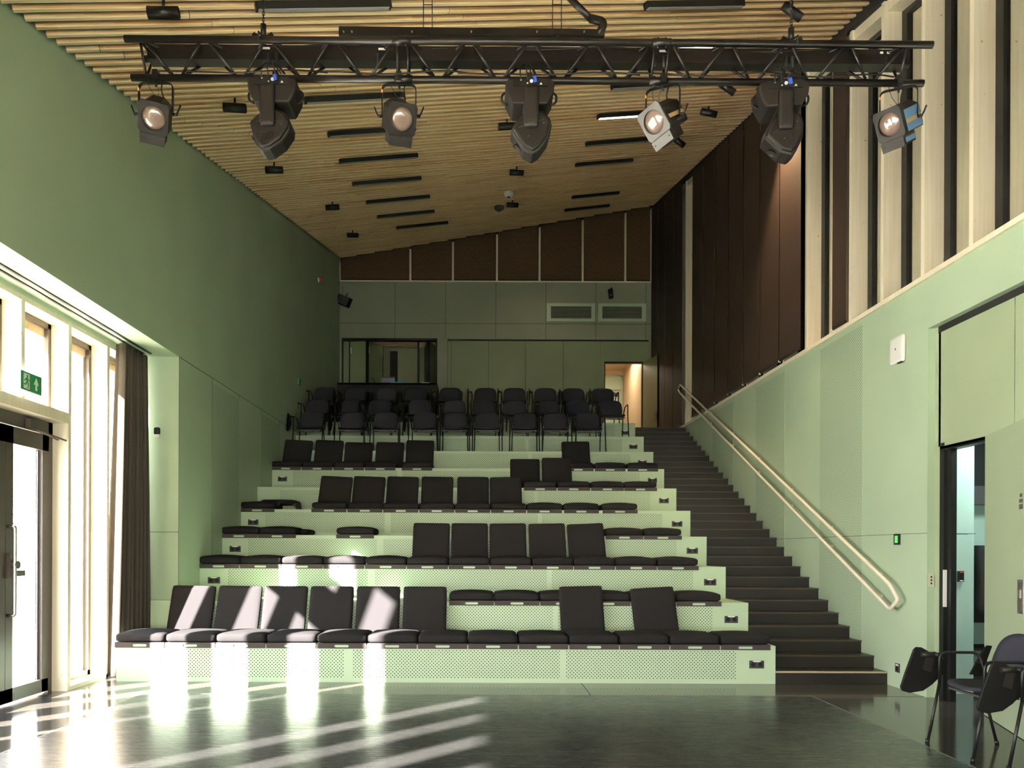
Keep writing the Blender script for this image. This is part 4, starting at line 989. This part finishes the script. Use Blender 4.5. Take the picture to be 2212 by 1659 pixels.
# ------------------------------------------------------------------ ceiling luminaires
lum = [((553, 23), (845, 18), 0), ((658, 226), (876, 210), 0), ((709, 296), (898, 283), 0), ((734, 353), (902, 341), 0), ((762, 402), (910, 389), 0), ((793, 440), (927, 429), 0), ((816, 472), (938, 460), 0), ((858, 495), (967, 484), 0),
       ((1396, 18), (1604, 16), 0), ((1322, 193), (1487, 184), 0), ((1292, 257), (1455, 246), 1), ((1268, 315), (1425, 304), 0), ((1245, 360), (1366, 350), 0), ((1236, 430), (1338, 419), 0), ((1221, 457), (1316, 447), 0), ((1408, 108), (1540, 103), 1)]
for k, (a, b, on) in enumerate(lum):
    pa, pb = at_ceiling(*a, .115), at_ceiling(*b, .115); mid = (pa + pb) / 2; L = (pb - pa).length / 2
    if k < 8: lab = '%s unlit black linear lamp of the window side line, from the stage' % ORD[k].capitalize()
    elif k == 15: lab = 'Lit warm linear lamp on the ceiling just behind the truss'
    elif on: lab = 'Lit linear lamp on the ceiling beside the grey tilted spotlight'
    else: lab = '%s unlit black linear lamp of the gallery side line, from the stage' % {8: 'First', 9: 'Second', 11: 'Third', 12: 'Fourth', 13: 'Fifth', 14: 'Sixth'}[k]
    rot = Matrix((DS, CR, NC)).transposed().to_euler()
    o = thing('linear_ceiling_lamp', lab, 'ceiling lamp', mid, rot, 'linear lamps on the slatted ceiling')
    MB().box(-L, L, -.035, .035, -.0, .055).build('housing', 'black', o)
    MB().box(-L + .02, L - .02, -.029, .022, -.006, .0).build('diffuser', 'lamp_on' if on else 'lamp_off', o)
def ceiling_spot(px, py, ang, label, tilt=0.0, ln=.115):
    p = at_ceiling(px, py, .13)
    o = thing('ceiling_spotlight', label, 'spotlight', p, (0, 0, 0), 'small black ceiling spotlights')
    d = Vector((math.cos(ang), .1, -math.sin(ang))).normalized()
    MB().cyl(-d * ln, d * ln, .046, 20).build('barrel', 'black', o)
    MB().cyl((0, 0, .04), (0, 0, .10), .012, 8).build('stem', 'black', o)
    MB().cyl(d * ln, d * (ln + .002), .04, 16).build('lens', 'black_rough', o)
    return o
for q in [(353, 28, -.06, 'Small ceiling spotlight nearest the top left corner, beside the green wall'), (507, 233, 0, 'Small ceiling spotlight left of the leftmost moving head'), (592, 367, -.05, 'Small ceiling spotlight below the leftmost moving head'), (718, 448, -.1, 'Small ceiling spotlight beside the linear lamps far back on the window side'),
          (762, 508, 0, 'Small ceiling spotlight nearest the back wall on the window side'), (1116, 373, 0, 'Small ceiling spotlight just below the middle moving head'), (1107, 443, 0, 'Small ceiling spotlight beside the round detectors'), (1711, 25, .55, 'Small ceiling spotlight next to the truss chain on the gallery side'),
          (1571, 190, .55, 'Small tilted ceiling spotlight just under the truss'), (1531, 244, .15, 'Small ceiling spotlight left of the brown blinds'), (1095, 273, -.1, 'Small ceiling spotlight half hidden behind the middle moving head'), (1466, 306, .6, 'Small tilted ceiling spotlight behind the grey lamp')]:
    ceiling_spot(*q[:3], q[3])
for q in [(1099, 420, 'white', 'White round smoke detector on the slatted ceiling'), (1078, 450, 'lamp_grey', 'Flat dark round detector on the slatted ceiling')]:
    p = at_ceiling(q[0], q[1], .09); o = thing('smoke_detector', q[3], 'smoke detector', p)
    MB().lathe([(.0001, -.05), (.05, -.05), (.09, -.02), (.1, .0), (.1, .03)], (0, 0, 0), (0, 0, 1), 20).build('housing', q[2], o)
    MB().cyl((0, 0, -.055), (0, 0, -.05), .03, 14).build('sensor', 'black', o)
# warm spotlight washing the brown blinds
def spot(name, loc, tgt, energy, size, color=(1, .72, .42), blend=.8):
    d = bpy.data.lights.new(name, 'SPOT'); o = bpy.data.objects.new(name, d); col.objects.link(o); d.energy = energy; d.spot_size = R(size); d.spot_blend = blend; d.color = color; d.shadow_soft_size = .04
    o.location = loc; o.rotation_euler = (Vector(tgt) - Vector(loc)).to_track_quat('-Z', 'Y').to_euler(); return o
wp = Vector((3.72, 10.95, ceil_z(3.62, 10.9) - .2))
o = thing('ceiling_spotlight', 'Lit ceiling spotlight washing the brown blinds, hidden behind the moving head', 'spotlight', wp, group='small black ceiling spotlights')
MB().cyl((-.02, 0, .10), (.04, 0, -.10), .05, 18).build('barrel', 'black', o); MB().cyl((0, 0, .05), (0, 0, .14), .012, 8).build('stem', 'black', o)
MB().cyl((.041, 0, -.103), (.042, 0, -.106), .04, 16).build('lens', 'lamp_on', o)
spot('blind_wash', wp + Vector((.05, 0, -.14)), (4.1, 11.0, 5.2), 420, 80)
wp = Vector((1.5, 17.4, ceil_z(1.5, 17.4) - .3))
spot('back_wall_wash', wp, (1.4, 19.9, 5.2), 16, 80, (1, .74, .45))

# ------------------------------------------------------------------ truss
YT = 6.17; ppm = F / YT
TX0, TX1 = (265 - CX) / ppm, (2010 - CX) / ppm
zT0 = at(265, 84, YT).z; zT1 = at(2010, 97, YT).z
tcx = (TX0 + TX1) / 2
tr = thing('lighting_truss', 'Long black triangular lighting truss hanging across the stage', 'truss', (0, YT, 0))
def tz(x): return zT0 + (zT1 - zT0) * (x - TX0) / (TX1 - TX0)
WZ, WY = -.22, .125            # bottom chord offset, half width
bx0, bx1 = (280 - CX) / (F / (YT + WY)), (1990 - CX) / (F / (YT + WY))
TU = .027
MB().tube([(TX0, 0, tz(TX0)), (TX1, 0, tz(TX1))], TU, 16).build('chord', 'truss', tr)
MB().tube([(TX0 + .05, 2 * WY, tz(TX0)), (TX1 - .05, 2 * WY, tz(TX1))], TU, 16).build('chord', 'truss', tr)
MB().tube([(bx0, WY, tz(bx0) + WZ), (bx1, WY, tz(bx1) + WZ)], TU, 16).build('chord', 'truss', tr)
secs = [(-2.60, -.66), (-.58, 1.29), (1.40, 3.20)]
for (a, b) in secs:
    nn = 4; st_ = (b - a) / nn
    for f0, f1 in (((0, 0), (WY, WZ)), ((2 * WY, 0), (WY, WZ)), ((0, 0), (2 * WY, 0))):
        m_ = MB()
        for q in range(nn):
            xa = a + q * st_; xm = xa + st_ / 2
            A0 = Vector((xa + .02, f0[0], tz(xa) + f0[1])); A1 = Vector((xm - .02, f1[0], tz(xm) + f1[1])); A2 = Vector((xm + .02, f1[0], tz(xm) + f1[1])); A3 = Vector((xa + st_ - .02, f0[0], tz(xa) + f0[1]))
            m_.cyl(A0, A1, .0105, 8).cyl(A2, A3, .0105, 8)
        for x in (a, b): m_.cyl((x, f0[0], tz(x) + f0[1]), (x, f1[0], tz(x) + f1[1]), .010, 8)
        m_.build('lacing', 'truss', tr)
for x in (-.62, 1.345):
    for f in ((0, 0), (2 * WY, 0), (WY, WZ)):
        MB().tube([(x - .07, f[0], tz(x) + f[1]), (x + .07, f[0], tz(x) + f[1])], TU + .004, 14).cyl((x - .03, f[0], tz(x) + f[1] - .04), (x - .03, f[0], tz(x) + f[1] + .04), .007, 8).cyl((x + .03, f[0], tz(x) + f[1] - .04), (x + .03, f[0], tz(x) + f[1] + .04), .007, 8).build('coupler', 'truss', tr)
# raceway box inside
rw = thing('cable_raceway', 'Long black power raceway box lying inside the lighting truss', 'raceway', (0, YT + WY + .02, 0))
x0, x1 = TX0 + .13, TX1 - .12
MB().hexa([(x0, -.05, tz(x0) - .09), (x1, -.05, tz(x1) - .09), (x1, .06, tz(x1) - .09), (x0, .06, tz(x0) - .09)], [(x0, -.05, tz(x0) + .022), (x1, -.05, tz(x1) + .022), (x1, .06, tz(x1) + .022), (x0, .06, tz(x0) + .022)]).build('housing', 'truss', rw)
for px in (573, 822, 1426, 1675, 1896, 1911):
    x = (px - CX) / ppm * 1.02; MB().box(x - .028 if px < 1800 else x - .012, x + .028 if px < 1800 else x + .012, -.053, -.05, tz(x) - .012, tz(x) + .004).build('label_plate', 'white', rw)
for px in (580, 597, 815, 1408, 1428, 1690, 1703, 1905):
    x = (px - CX) / ppm * 1.02; MB().cyl((x, -.06, tz(x) - .05), (x, -.065, tz(x) - .14), .017, 10, r2=.012).build('plug', 'black_rough', rw)
# loose cables along the truss
m_ = MB(); random.seed(4)
for (xa, xb, zo, sag) in ((-2.5, -1.2, -.2, .02), (-1.3, -.1, -.2, .03), (-.2, 1.2, -.2, .02), (1.1, 2.4, -.195, .03), (2.2, 3.15, -.2, .02), (-2.3, -.7, -.0, .02), (-.4, 1.3, -.01, .02), (1.5, 3.0, -.01, .025)):
    pts = []
    for q in range(13):
        t = q / 12; x = xa + (xb - xa) * t; pts.append((x, .09 + .02 * math.sin(7 * t), tz(x) + zo + sag * math.sin(t * 9) * .5 + .012))
    m_.tube(pts, .006, 6)
tag(m_.build('cable', 'black_rough', loc=(0, YT, 0)), 'Loose black cables running along the lighting truss', 'cable')
# hoist chains
for (px, py, lab) in ((569, 60, 'Hoist chain holding the window end of the truss'), (1709, 75, 'Hoist chain holding the gallery end of the truss')):
    p = at(px, py, YT + .1); zc = ceil_z(p.x, YT + .1) - .08
    o = thing('hoist_chain', lab, 'chain', (p.x, YT + .1, tz(p.x) + .02), group='hoist chains of the truss')
    m_ = MB(); z = .16; k = 0; top = zc - tz(p.x) - .02
    while z < top:
        a = (0.008, 0, 0) if k % 2 else (0, .008, 0); a = Vector(a)
        m_.tube([Vector((0, 0, z)) + a, Vector((0, 0, z + .028)) + a, Vector((0, 0, z + .034)), Vector((0, 0, z + .028)) - a, Vector((0, 0, z)) - a, Vector((0, 0, z - .006)), Vector((0, 0, z)) + a], .0028, 5); z += .024; k += 1
    m_.build('links', 'rope', o)
    MB().cyl((0, 0, .07), (0, 0, .16), .022, 12).obox((.03, 0, .05), (.045, 0, .03), (0, .02, 0), (-.008, 0, .012)).obox((-.03, 0, .05), (.045, 0, -.03), (0, .02, 0), (.008, 0, .012)).build('hook_block', 'black', o)
    MB().tube([(0, -.13, -.05), (0, -.14, .02), (0, 0, .06), (0, .13, .02)], .006, 6).build('sling', 'black_rough', o)
# cable carrier with folding arm above the truss
cc = thing('cable_carrier', 'Black cable carrier beam with a jointed arm above the truss', 'cable carrier', (0, 6.5, 0))
p0, p1 = at(733, 74, 6.5), at(1305, 76, 6.5)
MB().hexa([(p0.x, -.03, p0.z - .02), (p1.x, -.03, p1.z - .02), (p1.x, .03, p1.z - .02), (p0.x, .03, p0.z - .02)], [(p0.x, -.03, p0.z + .045), (p1.x, -.03, p1.z + .03), (p1.x, .03, p1.z + .03), (p0.x, .03, p0.z + .045)]).build('beam', 'truss', cc)
q0, q1, q2 = at(1298, 60, 6.5), at(1275, 40, 6.55), at(1215, -20, 6.6)
for v in (q0, q1, q2): v.y -= 6.5
MB().tube([q2, q1], .028, 8).build('arm', 'truss', cc)
q3 = at(1308, 48, 6.5); q3.y = 0; q4 = at(1292, 76, 6.5); q4.y = 0
MB().tube(fillet([q1, q3, q4], .06), .032, 10).build('joint', 'truss', cc)
for px in (742, 760, 890, 1018, 1160, 1262): 
    v = at(px, 68, 6.46); MB().cyl((v.x, -.045, v.z), (v.x, -.03, v.z), .006, 8).build('bolt', 'steel', cc)
for px in (924, 1203):
    v = at(px, 70, 6.5); zc = ceil_z(v.x, 6.5) - .03
    MB().tube([(v.x - .035, 0, zc), (v.x - .035, 0, v.z + .02)], .004, 6).tube([(v.x + .035, 0, zc), (v.x + .035, 0, v.z + .02)], .004, 6).tube([(v.x - .035, 0, v.z + .22), (v.x + .035, 0, v.z + .22)], .004, 6).build('hanger', 'black', cc)
    MB().box(v.x - .03, v.x + .03, -.04, .04, v.z - .04, v.z + .0).tube([(v.x, -.03, v.z - .03), (v.x, -.1, v.z - .14)], .004, 6).build('bracket', 'black', cc)

# fresnel lamps
def fresnel(px, yaw, pitch, roll, label, plate='lamp_body', side='lamp_body', stripe=False, yoke_yaw=0.0):
    X = (px - CX) / F * (YT + WY); zt = tz(X) + WZ - .02
    o = thing('fresnel_lamp', label, 'stage lamp', (X, YT + WY, zt), group='theatre lamps on the truss')
    yk = Matrix.Rotation(yoke_yaw, 4, 'Z')
    MB().box(-.02, .02, -.032, .032, .0, .07).cyl((0, 0, -.05), (0, 0, 0), .008, 8).build('clamp', 'black', o)
    YH = .262; YW = .13
    m_ = MB(); pts = fillet([(-YW, 0, -YH), (-YW, 0, -.022), (YW, 0, -.022), (YW, 0, -YH)], .045, 5)
    # flat bar: sweep rectangle
    for a, b in zip(pts[:-1], pts[1:]):
        d = (b - a); c = (a + b) / 2; dn = d.normalized(); sd_ = dn.cross(Vector((0, 1, 0)))
        m_.obox(yk @ c, yk.to_3x3() @ (d * .52), yk.to_3x3() @ Vector((0, .014, 0)), yk.to_3x3() @ (sd_ * .0035))
    m_.build('yoke', 'black', o)
    m_ = MB(); m_.obox(yk @ Vector((-YW, 0, -.075)), yk.to_3x3() @ Vector((.005, 0, 0)), yk.to_3x3() @ Vector((0, .0155, 0)), (0, 0, .012)); m_.build('tape_band', 'orange', o)
    for s in (-1, 1):
        m_ = MB(); m_.cyl(yk @ Vector((s * YW, 0, -YH)), yk @ Vector((s * (YW + .035), 0, -YH)), .012, 10); m_.tube([yk @ Vector((s * (YW + .03), 0, -YH)), yk @ Vector((s * (YW + .045), 0, -YH + .03)), yk @ Vector((s * (YW + .06), 0, -YH + .07))], .0065, 6); m_.build('locking_handle', 'black_rough', o)
    rt = Matrix.Translation((0, 0, -YH)) @ Matrix.Rotation(yaw, 4, 'Z') @ Matrix.Rotation(pitch, 4, 'X') @ Matrix.Rotation(roll, 4, 'Y')
    e = rt.to_euler(); loc = rt.to_translation()
    body = MB()
    def hexprof(w, h, c): return [(-w, -h), (w, -h), (w, h - c), (w - c * 1.2, h), (-w + c * 1.2, h), (-w, h - c)]
    fr = lambda y: ((0, y, 0), (1, 0, 0), (0, 0, 1), (0, 1, 0))
    body.prism(hexprof(.103, .108, .05), -.12, .13, fr(0)); body.prism(hexprof(.09, .095, .045), .13, .16, fr(0))
    body.prism([(-.085, -.185), (.085, -.185), (.09, -.11), (-.09, -.11)], -.145, .02, fr(0))
    b = body.build('housing', 'lamp_body', o, loc=loc, rot=e, bevel=.007)
    m_ = MB(); n = 32; ro, ri = [], []
    for k in range(n):
        a = 2 * PI * (k + .5) / n; c, s = math.cos(a), math.sin(a); q = min(.108 / max(abs(c), 1e-6), .113 / max(abs(s), 1e-6)); ro.append((c * q, s * q)); ri.append((c * .086, s * .086))
    vs = []
    for y in (-.14, -.122): vs += [(a, y, b_) for a, b_ in ro] + [(a, y, b_) for a, b_ in ri]
    fs = []
    for k in range(n):
        k2 = (k + 1) % n; fs += [(k, k2, n + k2, n + k), (2 * n + k2, 2 * n + k, 3 * n + k, 3 * n + k2), (n + k, n + k2, 3 * n + k2, 3 * n + k), (k2, k, 2 * n + k, 2 * n + k2)]
    m_.add(vs, fs); m_.build('front_plate', plate, b)
    m_ = MB(); m_.lathe([(.086, -.118), (.080, -.126), (.055, -.138), (.025, -.143), (.0001, -.144)], (0, 0, 0), (0, 1, 0), 32)
    for r_ in (.02, .035, .05, .064, .076): m_.lathe([(r_ + .0015, -.1445 + r_ * r_ * 3.4 ), (r_, -.147 + r_ * r_ * 3.4), (r_ - .0015, -.1445 + r_ * r_ * 3.4)], (0, 0, 0), (0, 1, 0), 32)
    m_.build('lens', 'lens', b)
    MB().prism([(-.088, -.188), (.088, -.188), (.092, -.118), (-.092, -.118)], -.152, -.145, fr(0)).cyl((-.07, -.156, -.15), (-.07, -.15, -.15), .005, 8, 1).cyl((.07, -.156, -.15), (.07, -.15, -.15), .005, 8, 1).build('lower_cover', [plate, 'black_rough'], b)
    if side != 'lamp_body' : MB().box(.1035, .106, -.09, .12, -.1, .055).box(.0865, .0885, -.12, .01, -.17, -.115).build('side_panel', side, b)
    if stripe: MB().box(.106, .1075, -.09, .12, -.045, -.015).build('side_stripe', 'yellow', b)
    if stripe and side == 'lamp_body':
        m_ = MB()
        for q in range(9): m_.box(.106, .1072, -.02 + q * .014, -.011 + q * .014, -.085, -.075); m_.box(.106, .1072, -.0 + q * .011, .007 + q * .011, -.072, -.066)
        m_.build('side_lettering', 'lamp_grey', b)
    # safety wires and cable
    m_ = MB(); top = loc + (rt.to_3x3() @ Vector((0, .03, .11)))
    m_.tube([(-.08, .0, -.0), top + Vector((-.04, 0, .05)), top], .002, 5).tube([(.0, 0, -.0), top + Vector((.01, 0, .07)), top + Vector((.01, 0, 0))], .002, 5)
    m_.tube(fillet([(.06, 0, .02), (.03, .02, -.06), (.045, .05, -.12), top + Vector((.03, .06, 0))], .04), .006, 6); m_.build('safety_wire', 'black_rough', o)
    return o
fresnel(333, R(12), R(38), R(8), 'Stage lamp at the window end of the truss, lens facing the room')
fresnel(858, R(20), R(36), R(-2), 'Stage lamp under the first truss joint, turned slightly sideways')
fresnel(1428, R(-48), R(32), R(-13), 'Stage lamp with a grey front plate and ochre side stripe', 'lamp_grey', 'lamp_body', True, R(-25))
fresnel(1937, R(-60), R(30), R(3), 'Stage lamp with a blue side at the gallery end of the truss', 'lamp_body', 'lamp_blue', True, R(-25))

# moving heads
def moving_head(px, label, head_rot, yaw=0.0, flip=False):
    X = (px - CX) / F * (YT + WY); zt = tz(X) + WZ - .025
    o = thing('moving_head_light', label, 'moving head light', (X, YT + WY, zt), (0, 0, yaw), 'moving head lights on the truss')
    MB().box(-.02, .02, -.03, .03, -.03, .07).box(-.12, .12, -.02, .02, -.032, -.015).build('clamp', 'black', o)
    prof = [(-.16, -.03), (.16, -.03), (.187, -.06), (.18, -.13), (.13, -.225), (-.13, -.225), (-.18, -.13), (-.187, -.06)]
    b = MB().prism(prof, -.13, .13, ((0, 0, 0), (1, 0, 0), (0, 0, 1), (0, 1, 0))).build('base', 'lamp_body', o, bevel=.014)
    m_ = MB().box(-.13, .13, -.138, -.130, -.095, -.035, 0)
    m_.build('connector_panel', 'black', b)
    m_ = MB().cyl((-.07, -.139, -.05), (-.07, -.142, -.05), .006, 8, 0).cyl((-.02, -.139, -.075), (-.02, -.142, -.075), .006, 8, 0).cyl((.01, -.139, -.06), (.01, -.144, -.06), .013, 14, 0); m_.prism([(.07, -.085), (.092, -.085), (.081, -.068)], -.142, -.139, ((0, 0, 0), (1, 0, 0), (0, 0, 1), (0, 1, 0)), 0); m_.build('marking', 'white', b)
    MB().obox((.035, -.16, -.055), (.010, 0, .004), (0, .02, .012), (-.004, 0, .022)).build('blue_plug', 'blue_plug', b)
    for s in (-1, 1): MB().tube(fillet([(s * .165, 0, -.06), (s * .215, 0, -.09), (s * .205, 0, -.15), (s * .165, 0, -.165)], .03), .009, 8).build('carry_handle', 'black_rough', b)
    ax = -.03 if not flip else .01
    MB().rbox((ax, -.135, -.25), (.112, .05, .315), .02, 0, 6).build('yoke_arm', 'lamp_body', o)
    MB().rbox((ax, .135, -.25), (.112, .05, .315), .02, 0, 6).build('yoke_arm', 'lamp_body', o)
    MB().rbox((ax, 0, -.225), (.12, .27, .04), .015, 0, 6).build('yoke_bridge', 'lamp_body', o)
    for q in ((-.035, -.115), (.035, -.115), (-.035, -.385), (.035, -.385)): MB().cyl((ax + q[0], -.164, q[1]), (ax + q[0], -.160, q[1]), .006, 8).build('bolt', 'black_rough', o)
    poly = [(-.16, .035), (-.11, -.005 + .09), (-.04, .125), (.06, .135), (.12, .10), (.155, .03), (.15, -.02), (.09, -.11), (.0, -.175), (-.06, -.19), (-.115, -.13)]
    h = MB(); fr = ((0, 0, 0), (1, 0, 0), (0, 0, 1), (0, 1, 0))
    h.prism(poly, -.085, .085, fr); small = [(a * .9, c_ * .9) for a, c_ in poly]; 
    h.prism(small, -.108, .108, fr)
    hd = h.build('head', 'lamp_body', o, loc=(ax + .01, 0, -.385), rot=(0, head_rot, 0), bevel=.016)
    m_ = MB()
    for q in range(7): m_.obox((-.062 + q * .014, -.109, -.10 + .004 * q), (.0028, 0, 0), (0, .004, 0), (.006, 0, .028))
    m_.build('vent_slots', 'black_rough', hd)
    m_ = MB().box(-.1, .1, -.112, -.108, .022, .026).cyl((.09, -.115, .0), (.09, -.107, 0), .006, 8).cyl((-.05, -.115, -.06), (-.05, -.107, -.06), .006, 8); m_.build('seam', 'lamp_grey', hd)
    m_ = MB().lathe([(.0001, 0), (.035, 0), (.04, -.01)], (-.135, -.0, -.07), (.8, 0, .5), 16); m_.build('rear_fan', 'black_rough', hd)
    # cables up into the truss
    m_ = MB()
    for (a, c_) in ((-.07, .0), (-.02, .02), (.035, .03)):
        m_.tube(fillet([(a, -.14, -.05), (a - .01, -.15, .02), (a * .4 - .02, -.09, .10), (c_, .0, .12), (c_ + .03, .05, .09)], .04), .005, 6)
    m_.build('cable', 'black_rough', o)
    return o
moving_head(592, 'Moving head light hanging nearest the windows, vents facing down', R(0))
moving_head(1139, 'Middle moving head light on the truss', R(-18), flip=True)
moving_head(1681, 'Moving head light nearest the gallery wall, tilted toward the blinds', R(-30), R(-6), flip=True)
